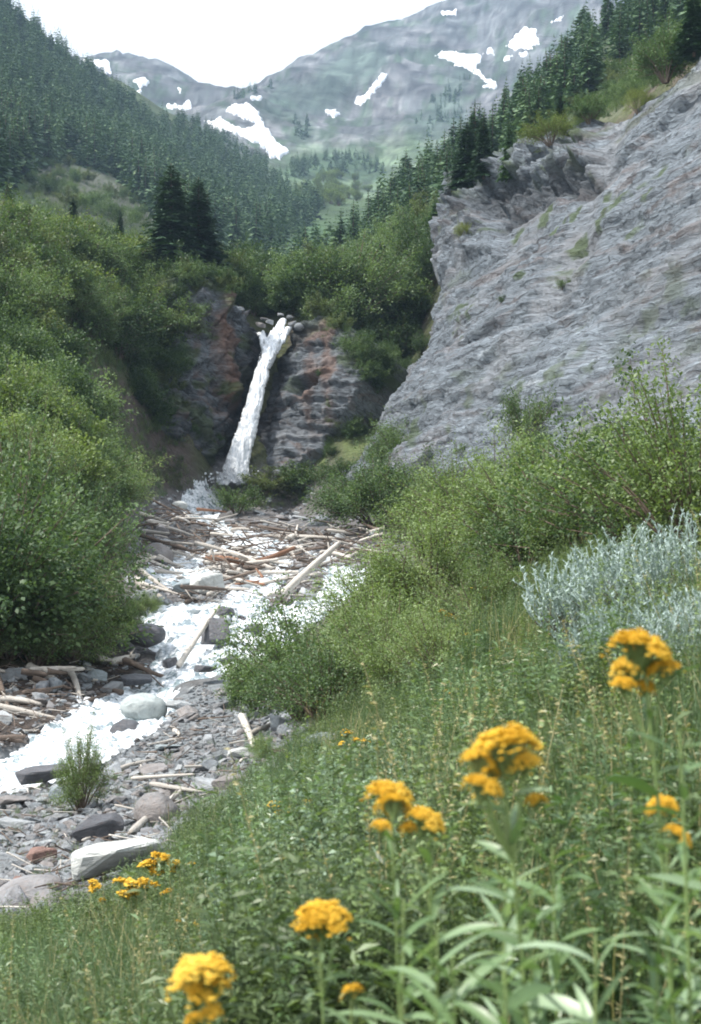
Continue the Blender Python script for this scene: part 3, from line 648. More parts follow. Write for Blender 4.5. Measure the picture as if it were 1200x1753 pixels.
# ================================================================ stones
def stone_mesh(name, seed, flat=.6, angular=True, sub=2):
    r = np.random.default_rng(seed); bm = bmesh.new()
    if angular:
        for _ in range(16):
            v = r.normal(size=3); v /= np.linalg.norm(v); bm.verts.new(np.sign(v) * np.abs(v) ** .75 * [1, .72, flat] * r.uniform(.85, 1.1))
        g = bmesh.ops.convex_hull(bm, input=bm.verts); bmesh.ops.delete(bm, geom=[x for x in bm.verts if not x.link_faces], context='VERTS')
        bmesh.ops.triangulate(bm, faces=bm.faces)
        bmesh.ops.bevel(bm, geom=list(bm.edges), offset=.045, segments=1, affect='EDGES', profile=.5)
        bmesh.ops.triangulate(bm, faces=bm.faces); bmesh.ops.subdivide_edges(bm, edges=bm.edges, cuts=sub, use_grid_fill=True)
    else:
        bmesh.ops.create_icosphere(bm, subdivisions=4, radius=1)
        for v in bm.verts: v.co = Vector((v.co.x, v.co.y * .78, v.co.z * flat))
    v = np.array([x.co for x in bm.verts]); nn_ = v / np.linalg.norm(v, axis=1)[:, None]
    dd = (.05 if angular else .09) * fbm(v[:, 0] * 2.2 + seed, v[:, 1] * 2.2, v[:, 2] * 2.2, 4, seed) + .03 * fbm(v[:, 0] * 6 + seed, v[:, 1] * 6, v[:, 2] * 9, 3, seed)
    v = v + nn_ * dd[:, None]
    for x, c in zip(bm.verts, v): x.co = c
    bmesh.ops.recalc_face_normals(bm, faces=bm.faces)
    me = bpy.data.meshes.new(name); bm.to_mesh(me); bm.free(); me.update()
    if not angular: me.shade_smooth()
    return me
STN = []
for k in range(10):
    m_ = stone_mesh('stone', 100 + k, [.45, .6, .35, .75, .5, .3, .6, .4, .55, .8][k], k != 3, 1); m_.materials.append(M['stone']); STN.append(m_)
def stone_at(p, r, me, mat=None, label=None, group=None, name='rock', rot=None, sink=.25, tilt=.35, scl=(1, 1, 1)):
    if mat: me = me.copy(); me.materials.clear(); me.materials.append(mat)
    o = link(name, me); o.scale = (r * scl[0], r * scl[1], r * scl[2]); o.rotation_euler = rot or (random.uniform(-tilt, tilt), random.uniform(-tilt, tilt), random.uniform(0, 6.28))
    o.location = (p[0], p[1], p[2] + r * scl[2] * (.5 - sink)); tag(o, label, 'boulder' if name == 'boulder' else 'rock', group); return o
SPECIAL = [  # px, py(base), width px, mesh, material, label, sink, scale xyz, rot
    (243, 1262, 78, 'round', 'river_boulder', 'smooth rounded blue grey boulder standing at the edge of the foaming stream', -.55, (1, 1, 1.1)),
    (214, 1278, 62, 3, 'dark_stone', 'dark wet block wedged under the smooth rounded boulder', 0, (1, 1, 1.1)),
    (186, 1522, 180, 2, 'pale_stone', 'largest pale slab of rock behind the small yellow flowers', .1, (1, 1.1, 1.15)),
    (62, 1352, 106, 5, 'dark_stone', 'long flat dark rock at the water edge in front of the gravel bar', .1, (1, .7, 1.0)),
    (165, 1446, 98, 6, 'dark_stone', 'dark overhanging rock in the middle of the gravel bar', 0, (1, .8, .9)),
    (70, 1482, 62, 1, 'red_stone', 'reddish brown angular rock among grey gravel', .1, (1, .8, .9)),
    (40, 1528, 60, 4, 'red_stone', 'pinkish brown block at the lowest edge of the gravel bar', .1, (1, .9, .8)),
    (560, 1290, 96, 7, 'green_stone', 'blue grey slab half hidden in grass beneath the willow bush', .1, (1, .8, .8)),
    (248, 1116, 66, 'round', 'dark_stone', 'dark rounded boulder under the dark horizontal log beside the cascade', 0, (1, 1, 1)),
    (322, 1022, 62, 6, 'green_stone', 'bluish boulder sitting in the middle of the log jam', 0, (1, 1, 1)),
    (356, 1020, 74, 1, 'pale_stone', 'pale grey boulder leaning on the bluish one in the log jam', 0, (1, 1, 1)),
    (418, 1018, 50, 4, 'green_stone', 'flat grey boulder beneath the curved grey branch', .1, (1, 1, .8)),
    (366, 1122, 66, 8, 'dark_stone', 'wet dark rock dividing the fan of falling water from the white chute', -.1, (.9, 1, 1.5)),
    (432, 1096, 36, 6, 'dark_stone', 'wet dark rock between the white chute and the broad rapid', 0, (1, 1, 1.2)),
    (292, 1150, 34, 1, 'dark_stone', 'small black rock at the lower corner of the fan cascade', .0, (1, 1, 1)),
    (395, 1150, 40, 6, 'dark_stone', 'black rock in the pool below the narrow cascade chute', .0, (1, 1, 1)),
    (455, 1125, 36, 8, 'dark_stone', 'dark rock standing in the broad rapid next to the willow', .0, (1, 1, 1)),
    (385, 1064, 44, 7, 'dark_stone', 'dark rock on the brink of the narrow cascade chute', .0, (1, 1, .9)),
    (330, 1062, 30, 4, 'green_stone', 'grey rock on the brink of the fan cascade', .0, (1, 1, .9)),
    (500, 1085, 34, 5, 'dark_stone', 'low dark rock in the upper end of the broad rapid', .0, (1, 1, .9)),
    (350, 1164, 50, 2, 'dark_stone', 'low black rock splitting the foam below the cascade', .1, (1, 1, 1)),
    (228, 1192, 62, 5, 'dark_stone', 'dark slab with water slipping over it at the foot of the cascade', 0, (1, 1, 1.1)),
    (205, 848, 36, 1, 'green_stone', 'grey boulder on the brushy bank below the gorge', 0, (1, 1, 1)),
    (307, 872, 26, 'round', 'pale_stone', 'small pale rounded boulder beside the upper stream', 0, (1, 1, 1)),
    (163, 1168, 44, 8, 'green_stone', 'grey rock perched on the eroded bank', 0, (1, 1, .9)),
    (20, 1386, 70, 2, 'stone', 'grey slab on the gravel bar nearest the long flat dark rock', .1, (1, 1, .8)),
    (104, 1376, 52, 9, 'green_stone', 'upright blue grey stone beside the little green sapling', .1, (1, 1, .9)),
    (235, 1470, 60, 7, 'green_stone', 'tilted blue grey block touching the largest pale slab', .1, (1, 1, 1)),
    (285, 1290, 56, 2, 'green_stone', 'flat bluish stone downstream of the rounded boulder', .1, (1, 1, .7)),
    (415, 1306, 66, 4, 'pale_stone', 'pale wedge shaped stone near the bleached stump', .1, (1, 1, .8)),
    (180, 1296, 50, 5, 'stone', 'thin slab lying flat in the shallow foam by the sapling', .1, (1, 1, .8)),
]
RND = stone_mesh('round_stone', 300, .62, False)
placed = []
for px, py, wpx, k, mat, lab, sink, scl in SPECIAL:
    h = hit(px, py, 8, 115)
    if h is None: continue
    if 'cascade' in lab or 'rapid' in lab or 'chute' in lab: h = W3(px, py - wpx * .15, h[1] - .75)
    r = wpx / F * h[1] / 2 * 1.02; me = RND if k == 'round' else STN[k]; yaw = random.uniform(-.35, .35)
    stone_at(h + [0, r * .6, 0], r, me, M[mat], lab, 'boulders along the stream', 'boulder', (random.uniform(-.15, .1), random.uniform(-.2, .2), yaw), sink, scl=scl); placed.append((px, py - wpx * .3, wpx * .45))
for k, (px, py, D, wp) in enumerate(((446, 560, 119.6, 22), (462, 553, 121, 16), (500, 556, 120, 22), (512, 562, 119, 18), (480, 541, 123, 14), (452, 548, 121.5, 16), (496, 545, 122.5, 15))):
    stone_at(W3(px, py, D), wp / F * D / 2, STN[k], None, 'one of the grey rocks crowding the lip of the waterfall', 'rocks at the lip of the waterfall')
def sample_px(poly, n, dmin, dmax, tries=12, avoid_water=None, f=None):
    P = np.array(poly, float); lo, hi = P.min(0), P.max(0); out = []
    for _ in range(n * tries):
        if len(out) >= n: break
        x, y = rng.uniform(lo[0], hi[0]), rng.uniform(lo[1], hi[1])
        if poly_sd(np.array([x]), np.array([y]), P)[0] > 0: continue
        if f and rng.random() > f(x, y): continue
        h = hit(x, y, dmin, dmax)
        if h is None: continue
        if avoid_water is not None and len(WP):
            if np.min(np.hypot(WP[:, 0] - h[0], WP[:, 1] - h[1]) - WP[:, 2] * .5) < avoid_water: continue
        out.append((h, x, y))
    return out
BARP = [(-40, 1340), (100, 1345), (190, 1290), (280, 1230), (330, 1170), (400, 1185), (500, 1230), (520, 1290), (440, 1330), (345, 1400), (290, 1480), (130, 1570), (-40, 1590)]
RUBP = [(230, 900), (260, 850), (400, 825), (520, 815), (600, 850), (690, 930), (690, 985), (600, 1000), (480, 1050), (300, 1060), (230, 1050), (215, 970)]
BANKP = [(-20, 1150), (90, 1140), (230, 1120), (260, 1165), (205, 1215), (100, 1240), (60, 1265), (-20, 1290)]
def stones(poly, n, dmin, dmax, rlo, rhi, label, group, aw):
    for h, x, y in sample_px(poly, n, dmin, dmax, 12, aw):
        if any(math.hypot(x - a, y - b) < c for a, b, c in placed): continue
        r = (rlo + (rhi - rlo) * rng.random() ** 2.2); s_ = (rng.uniform(.8, 1.3), rng.uniform(.7, 1.1), rng.uniform(.7, 1.15))
        stone_at(h, r, STN[rng.integers(10)], None, label, group, 'rock', None, .3, .4, s_)
stones(BARP, 175, 12, 45, .10, .36, 'one of the many grey angular stones loose on the gravel bar', 'loose stones on the gravel bar', -.1)
stones(RUBP, 120, 44, 113, .25, .75, 'one of the many grey rocks strewn among the driftwood upstream', 'rocks strewn around the log jam', -.5)
stones(BANKP, 30, 25, 45, .15, .42, 'one of the dark rocks stuck in the eroded stream bank', 'rocks in the eroded bank', .1)
stones([(190, 1200), (270, 1150), (420, 1060), (520, 1040), (480, 1100), (330, 1180), (250, 1250)], 20, 25, 50, .14, .38, 'one of the wet rocks breaking the foam of the rapids', 'wet rocks in the rapids', -1.2)

# ---------------------------------------------------------------- scatter for what nobody could count
def scatter(name, protos, P, R, S, I, label, cat):
    c = bpy.data.collections.new(name + ' kinds')
    for k, (m_) in enumerate(protos): c.objects.link(bpy.data.objects.new('%s_kind_%02d' % (name, k), m_))
    n = len(P); me = bpy.data.meshes.new(name); me.vertices.add(n); me.vertices.foreach_set('co', np.asarray(P, np.float32).ravel())
    me.attributes.new('rot', 'FLOAT_VECTOR', 'POINT').data.foreach_set('vector', np.asarray(R, np.float32).ravel())
    me.attributes.new('scl', 'FLOAT', 'POINT').data.foreach_set('value', np.asarray(S, np.float32))
    me.attributes.new('kin', 'INT', 'POINT').data.foreach_set('value', np.asarray(I, np.int32))
    for m_ in {x for p in protos for x in p.materials}: me.materials.append(m_)
    o = link(name, me); g = bpy.data.node_groups.new(name, 'GeometryNodeTree')
    g.interface.new_socket('Geometry', in_out='INPUT', socket_type='NodeSocketGeometry'); g.interface.new_socket('Geometry', in_out='OUTPUT', socket_type='NodeSocketGeometry')
    A = lambda t, **k: (lambda q: ([setattr(q, a, b) for a, b in k.items()], q)[1])(g.nodes.new(t))
    gi, go = A('NodeGroupInput'), A('NodeGroupOutput'); ci = A('GeometryNodeCollectionInfo'); ci.inputs[0].default_value = c; ci.inputs[1].default_value = True; ci.inputs[2].default_value = True
    ip = A('GeometryNodeInstanceOnPoints'); at = {}
    for nm, ty in (('rot', 'FLOAT_VECTOR'), ('scl', 'FLOAT'), ('kin', 'INT')):
        a = A('GeometryNodeInputNamedAttribute', data_type=ty); a.inputs[0].default_value = nm; at[nm] = a
    L = g.links.new; L(gi.outputs[0], ip.inputs['Points']); L(ci.outputs[0], ip.inputs['Instance']); ip.inputs['Pick Instance'].default_value = True
    L(at['kin'].outputs[0], ip.inputs['Instance Index']); er = A('FunctionNodeEulerToRotation'); L(at['rot'].outputs[0], er.inputs[0]); L(er.outputs[0], ip.inputs['Rotation'])
    L(at['scl'].outputs[0], ip.inputs['Scale']); L(ip.outputs[0], go.inputs[0])
    md = o.modifiers.new('scatter', 'NODES'); md.node_group = g
    return tag(o, label, cat, None, 'stuff')
GRV = []
for k in range(5):
    m_ = stone_mesh('pebble', 500 + k, .5, True, 0); m_.materials.append(M['stone']); GRV.append(m_)
gp = []
for poly, n, a, b, rl, rh, aw in ((BARP, 5200, 11, 45, .03, .13, -.1), (RUBP, 1500, 44, 113, .06, .26, -.3), (BANKP, 350, 25, 45, .04, .16, 0), ([(640, 790), (760, 700), (1070, 780), (1000, 860), (700, 900)], 250, 50, 110, .05, .2, None)):
    for h, x, y in sample_px(poly, n, a, b, 4, aw): gp.append((h, rl + (rh - rl) * rng.random() ** 3))
scatter('gravel', GRV, [g[0] + [0, 0, g[1] * .2] for g in gp], rng.uniform(-.5, .5, (len(gp), 3)) * [1, 1, 12], [g[1] for g in gp], rng.integers(0, 5, len(gp)), 'grey stony gravel filling the spaces between rocks along the stream', 'gravel')

# ================================================================ driftwood
def log_mesh(seed, knots=0, bend=.04, taper=.45, mat='grey_wood', rough=.1):
    """unit log along +X, length 1, radius given later through y and z scale"""
    r = np.random.default_rng(seed); n, m = 26, 12; x = np.linspace(0, 1, n); R = (1 - taper * x) * (1 + rough * fbm(x * 7, seed, 0, 3, seed)); R[0] *= .8; R[-1] *= .55
    cy, cz = bend * np.sin(x * 3.1 + r.uniform(0, 3)) * 8, bend * np.sin(x * 2.4 + r.uniform(0, 3)) * 8; a = np.linspace(0, 2 * np.pi, m, endpoint=False)
    rr = R[:, None] * (1 + .14 * fbm(x[:, None] * 5, np.cos(a)[None] * 1.5 + seed, np.sin(a)[None] * 1.5, 3, seed))
    xs = x[:, None] + 0 * rr; xs[0] += .012 * r.normal(size=m); xs[-1] += .03 * r.normal(size=m)
    V = np.stack([xs, cy[:, None] + rr * np.cos(a), cz[:, None] + rr * np.sin(a)], -1).reshape(-1, 3); i = np.arange(n * m).reshape(n, m); j = np.roll(i, -1, 1)
    q = np.stack([i[:-1], j[:-1], j[1:], i[1:]], -1).reshape(-1, 4); V = np.vstack([V, [[0, cy[0], cz[0]], [1, cy[-1], cz[-1]]]])
    t = np.vstack([np.column_stack([j[0], i[0], np.full(m, n * m)]), np.column_stack([i[-1], j[-1], np.full(m, n * m + 1)])])
    return mesh_np('log', V, [q, t], M[mat], None, True)
def knot_mesh(seed, k):
    r = np.random.default_rng(seed); Vs, Fs = [], []
    for _ in range(k):
        x0 = r.uniform(.25, .95); a = r.uniform(0, 6.28); L_ = r.uniform(2.2, 5.5); d = np.array([.0, math.cos(a), math.sin(a)]); c = np.array([x0, 0, 0]); b = len(Vs) * 8
        t = []
        for (s_, rr) in ((0, .5), (L_, .12)):
            for q in range(4):
                u = q * math.pi / 2; w1 = np.array([.008 * s_ / L_ + .01 * rr * math.cos(u), -d[2] * rr * math.sin(u), d[1] * rr * math.sin(u)]); t.append(c + d * s_ + w1 + [.02 * s_ / L_, 0, 0])
        Vs.append(np.array(t)); Fs += [[b + q, b + (q + 1) % 4, b + 4 + (q + 1) % 4, b + 4 + q] for q in range(4)] + [[b + 4, b + 5, b + 6, b + 7]]
    return mesh_np('branch_stub', np.vstack(Vs), np.array(Fs), M['grey_wood'])
LOGM = {k: [log_mesh(20 + i + 40 * q, 0, .03 + .03 * (i % 3), .35 + .1 * (i % 4), k) for i in range(5)] for q, k in enumerate(('grey_wood', 'brown_wood', 'red_wood'))}
STUB = [knot_mesh(5 + i, 1) for i in range(3)]
def log_between(a, b, r, mat='grey_wood', label=None, group='driftwood logs of the jam', name='log', v=None, stub=None):
    a, b = np.array(a, float), np.array(b, float); d = b - a; L_ = np.linalg.norm(d); me = LOGM[mat][rng.integers(5) if v is None else v]
    o = link(name, me); o.location = a; q = Vector(d).to_track_quat('X', 'Z'); o.rotation_mode = 'QUATERNION'; o.rotation_quaternion = q; o.scale = (L_, r, r)
    if stub is not None:
        s_ = link('branch_stub', STUB[stub], o)
    return tag(o, label, {'log': 'log', 'branch': 'branch', 'stump': 'stump'}.get(name, 'log'), group)
def lp(x, y, lift=.1, d0=10, d1=115):
    h = hit(x, y, d0, d1); return h + [0, 0, lift]
LOGS = [
    ((480, 1032), (580, 928), 7, 'grey_wood', 'longest pale bleached log slanting across the foot of the log jam', .35, .55, 'log'),
    ((306, 1142), (374, 1036), 5.5, 'grey_wood', 'bare grey pole leaning down across the small cascade', .15, .9, 'log'),
    ((228, 1000), (284, 1032), 9, 'grey_wood', 'thick pale log end lying beside the dark bush', .3, .3, 'log'),
    ((235, 985), (292, 1018), 5, 'grey_wood', 'slim pale log just above the thick one beside the dark bush', .4, .4, 'log'),
    ((352, 968), (412, 966), 6, 'red_wood', 'short rusty orange broken trunk in the log jam', .5, .5, 'log'),
    ((430, 975), (505, 936), 5, 'red_wood', 'curved reddish branch reaching up through the log jam', .3, .7, 'branch'),
    ((196, 1084), (290, 1084), 5, 'brown_wood', 'dark horizontal log spanning the hollow beside the cascade', .45, .45, 'log'),
    ((345, 1018), (415, 1036), 6, 'brown_wood', 'dark soaked log just above the lip of the cascade', .35, .3, 'log'),
    ((385, 1020), (425, 1000), 3.5, 'grey_wood', 'curved grey branch arched over a flat boulder', .3, .6, 'branch'),
    ((435, 930), (580, 930), 5, 'grey_wood', 'long pale log lying level behind the slanting log', .5, .5, 'log'),
    ((500, 940), (585, 975), 4, 'grey_wood', 'thin pale pole crossing under the upper end of the slanting log', .5, .5, 'log'),
    ((262, 906), (330, 928), 4, 'grey_wood', 'pale pole on the upstream corner of the jam', .5, .6, 'log'),
    ((600, 950), (690, 958), 4, 'grey_wood', 'pale pole poking out of the jam towards the green bushes', .5, .5, 'log'),
    ((590, 968), (640, 945), 4, 'grey_wood', 'grey pole tilted against the pile nearest the green bushes', .3, .7, 'log'),
    ((245, 1150), (285, 1196), 1.6, 'brown_wood', 'thin dark stick jutting over the foam', .2, .5, 'branch'),
    ((258, 1362), (346, 1368), 5, 'grey_wood', 'white branch lying level over the dark hollow of the gravel bar', .3, .25, 'branch'),
    ((226, 1350), (332, 1342), 3.5, 'grey_wood', 'thin pale branch just behind the level white one', .3, .3, 'branch'),
    ((228, 1438), (316, 1362), 6.5, 'grey_wood', 'forked bleached limb pointing down the gravel bar to the pale slab', .12, .25, 'branch'),
    ((200, 1326), (266, 1306), 5, 'grey_wood', 'bleached log half sunk in stones by the sapling', .08, .12, 'log'),
    ((268, 1235), (308, 1262), 7, 'grey_wood', 'broken pale log end right behind the smooth rounded boulder', .2, .12, 'log'),
    ((425, 1270), (482, 1244), 5, 'grey_wood', 'short bleached branch rising from the pale stump', .15, .3, 'branch'),
    ((412, 1240), (436, 1282), 7, 'grey_wood', 'weathered pale stump at the edge of the meadow', .3, .1, 'stump'),
    ((500, 1232), (572, 1196), 3, 'grey_wood', 'grey twig leaning into the willow bush above the blue grey slab', .1, .5, 'branch'),
    ((48, 1150), (98, 1170), 7, 'grey_wood', 'pale log end on top of the eroded bank', .25, .2, 'log'),
    ((118, 1162), (140, 1200), 6, 'grey_wood', 'forked pale root hanging over the eroded bank', .3, .15, 'branch'),
    ((-10, 1222), (108, 1240), 6, 'grey_wood', 'long grey log buried lengthwise in the eroded bank', .35, .2, 'log'),
    ((-10, 1170), (28, 1230), 6, 'brown_wood', 'brown root pitched down the eroded bank', .3, .2, 'branch'),
    ((192, 1142), (236, 1126), 6, 'grey_wood', 'stubby grey log beside the hollow under the dark log', .15, .2, 'log'),
    ((100, 1420), (82, 1455), 3, 'grey_wood', 'small white stick lying on the gravel near the reddish rock', .06, .05, 'branch'),
    ((372, 768), (386, 800), 2, 'red_wood', 'splintered orange snag standing beside the waterfall foot', .2, 1.0, 'branch'),
    ((168, 455), (172, 420), 2.2, 'grey_wood', 'grey dead snag among the hillside brush', -.3, 1.5, 'log'),
]
for (x0, y0), (x1, y1), rp, mat, lab, l0, l1, nm in LOGS:
    a, b = lp(x0, y0, l0 * .5, 10, 130), lp(x1, y1, l1 * .5, 10, 130)
    if abs(a[1] - b[1]) > 9 and nm != 'x': m_ = b; b = W3(x1, y1, a[1] + (1.5 if b[1] > a[1] else -1.5))
    if 'across the small cascade' in lab: a, b = W3(x0, y0, 40.0), W3(x1, y1, 42.3)
    log_between(a, b, rp / F * (a[1] + b[1]) / 2, mat, lab, 'pieces of driftwood with a character of their own', nm, None, rng.integers(3) if rp > 4 else None)
JAM = [(232, 895), (300, 880), (420, 905), (520, 900), (640, 915), (690, 945), (650, 968), (560, 975), (480, 1000), (400, 1000), (330, 975), (240, 945)]
def woodpile(poly, n, L0, L1, r0, r1, label, group, dmin, dmax, lift, mats=(.54, .41, .05), nm='log'):
    for h, x, y in sample_px(poly, n, dmin, dmax):
        L_ = rng.uniform(L0, L1); a = rng.normal() * .75 + (0 if rng.random() < .6 else 1.5); d = np.array([math.cos(a), math.sin(a), rng.normal() * .2]) * L_ / 2
        p = h + [0, 0, rng.uniform(.05, lift)]; A_, B_ = p - d, p + d
        for q in (A_, B_): q[2] = max(q[2], float(H(q[0], q[1])) + .02)
        log_between(A_, B_, rng.uniform(r0, r1), rng.choice(['grey_wood', 'brown_wood', 'red_wood'], p=mats), label, group, nm, None, None)
woodpile(JAM, 82, .8, 3.2, .045, .13, 'one of the tangled driftwood logs and poles heaped in the log jam', 'driftwood heaped in the log jam', 55, 100, .6)
woodpile([(240, 985), (330, 960), (470, 985), (590, 1000), (480, 1040), (290, 1040)], 45, .8, 2.6, .04, .11, 'one of the driftwood poles scattered just below the log jam', 'driftwood scattered below the log jam', 44, 75, .5, (.6, .33, .07))
woodpile(BANKP, 20, .5, 1.3, .05, .11, 'one of the old roots and poles poking out of the eroded bank', 'roots in the eroded bank', 25, 45, .5, (.35, .65, 0))
woodpile(BARP, 16, .3, .8, .015, .03, 'one of the small bleached sticks lying on the gravel bar', 'sticks on the gravel bar', 14, 40, .1, (.75, .25, 0), 'stick')
SM = [log_mesh(300 + i, 0, .05, .4, ['grey_wood', 'brown_wood', 'brown_wood', 'brown_wood'][i]) for i in range(4)]
for m_ in SM:
    co = np.zeros(len(m_.vertices) * 3, np.float32); m_.vertices.foreach_get('co', co); co = co.reshape(-1, 3); co[:, 1:] *= .028; co[:, 0] -= .5; m_.vertices.foreach_set('co', co.ravel())
dbp = [(h, rng.uniform(.5, 1.7)) for h, x, y in sample_px(JAM, 520, 50, 105)] + [(h, rng.uniform(.25, .9)) for h, x, y in sample_px([(225, 960), (600, 960), (520, 1040), (300, 1050)], 500, 44, 80)] + [(h, rng.uniform(.15, .5)) for h, x, y in sample_px(BANKP, 420, 25, 45)] + [(h, rng.uniform(.1, .4)) for h, x, y in sample_px(BARP, 420, 12, 40)]
scatter('twig_debris', SM, [g[0] + [0, 0, rng.uniform(0, .55) * min(1, g[1])] for g in dbp], np.column_stack([rng.uniform(0, 6, len(dbp)), rng.normal(size=len(dbp)) * .3, rng.normal(size=len(dbp)) * .9]), [g[1] for g in dbp], rng.integers(0, 4, len(dbp)), 'broken twigs and splinters packed between the driftwood logs', 'debris')

# ================================================================ plants: mesh builders
def leafset(P, N, size, aspect=.5, r=rng, droop=0.0, fold=.18, tint=None, dirs=None):
    """one bent diamond leaf per point: P centres, N rough outward directions"""
    n = len(P); d = dirs if dirs is not None else N + r.normal(size=(n, 3)) * .8; d = d + [0, 0, -droop]; d /= np.linalg.norm(d, axis=1)[:, None]
    up = r.normal(size=(n, 3)) * .55 + [0, 0, 1.0]; sd_ = np.cross(d, up); sd_ /= np.linalg.norm(sd_, axis=1)[:, None] + 1e-9; nm = np.cross(sd_, d)
    L_ = (size * r.uniform(.6, 1.25, n))[:, None] if np.isscalar(size) else size[:, None]; w = L_ * aspect * .5
    a = P - d * L_ * .5; b = P + d * L_ * .5 - nm * L_ * .12; m = P - nm * L_ * fold * .0
    V = np.stack([a, m + sd_ * w + nm * L_ * fold * .5, b, m - sd_ * w + nm * L_ * fold * .5], 1).reshape(-1, 3)
    Fq = np.arange(n * 4).reshape(-1, 4); t = r.uniform(0, 1, n) if tint is None else tint
    return V, Fq, np.repeat(t, 4)
class PM:                                                      # plant mesh collector
    def __init__(s): s.V, s.F, s.T, s.n = [], [], [], 0
    def add(s, V, Fq, T): s.V.append(V); s.F.append(Fq + s.n); s.T.append(T); s.n += len(V)
    def tube(s, pts, r0, r1, m=4, tint=.5):
        pts = np.asarray(pts, float); n = len(pts); R_ = np.linspace(r0, r1, n)[:, None, None]; a = np.arange(m) * 2 * np.pi / m
        tg = np.gradient(pts, axis=0); tg /= np.linalg.norm(tg, axis=1)[:, None] + 1e-9; ref = np.where(np.abs(tg[:, 2:3]) > .9, [[1., 0, 0]], [[0, 0, 1.]]); u = np.cross(tg, ref); u /= np.linalg.norm(u, axis=1)[:, None]; v = np.cross(tg, u)
        V = pts[:, None] + R_ * (np.cos(a)[None, :, None] * u[:, None] + np.sin(a)[None, :, None] * v[:, None]); i = np.arange(n * m).reshape(n, m); j = np.roll(i, -1, 1)
        s.add(V.reshape(-1, 3), np.stack([i[:-1], j[:-1], j[1:], i[1:]], -1).reshape(-1, 4), np.full(n * m, tint))
    def mesh(s, name, mat): return mesh_np(name, np.vstack(s.V), np.vstack(s.F), mat, {'tint': np.concatenate(s.T)})
def shrub(seed, mat, n=6000, leaf=.06, w=1.0, h=1.0, lumps=22, aspect=.55, stems=9, upright=.5, spiky=.25):
    """bush about 2w wide, h tall, base at the origin: (foliage mesh, stems mesh)"""
    r = np.random.default_rng(seed); c = PM(); st = PM(); per = n // (lumps * 7)
    for k in range(lumps):
        a = r.uniform(0, 6.28); q = r.uniform(.1, 1) ** .6; top = math.sqrt(max(0, 1 - (q * .92) ** 2)); z = h * (.18 + .82 * top * r.uniform(.35, 1.0)); x, y = w * .85 * q * math.cos(a), w * .85 * q * math.sin(a)
        base = np.array([x * .15, y * .15, 0]); tip = np.array([x, y, z]); mid = base * .5 + tip * .5 + [0, 0, h * .12]
        tt = np.linspace(0, 1, 6)[:, None]; path = (1 - tt) ** 2 * base + 2 * tt * (1 - tt) * mid + tt ** 2 * tip
        st.tube(path, .018 * h, .005 * h, 4, .5)
        lt = r.uniform(.15, .85)                                # each limb's own leaf hue
        for s_ in range(7):
            sub = tip + r.normal(size=3) * [w * .19, w * .19, h * .14]; sub[2] = max(sub[2], h * .05); d = sub - [0, 0, h * .3]; d /= np.linalg.norm(d)
            out = d * r.uniform(.1, .6) * h * (1 if k % 3 == 0 else .7) + [0, 0, upright * .25 * h * r.random()]; tw = np.linspace(0, 1, 4)[:, None]
            st.tube(sub + (out) * tw - out * .4, .006 * h, .002 * h, 3, .5)
            m_ = int(per * r.uniform(.6, 1.4)); u = r.uniform(-.4, .75, m_)[:, None]; sp = .088 * (w + h) / 2
            P = sub + out * u + r.normal(size=(m_, 3)) * sp * (.45 + .55 * (1 - np.clip(u, 0, 1))) * (1 - spiky * .5)
            P[:, 2] = np.maximum(P[:, 2], .01); c.add(*leafset(P, np.tile(d, (m_, 1)), leaf, aspect, r, .1, tint=np.clip(lt + r.normal(size=m_) * .2, 0, 1)))
    return c.mesh('shrub_foliage', mat), st.mesh('shrub_stems', M['bark'])
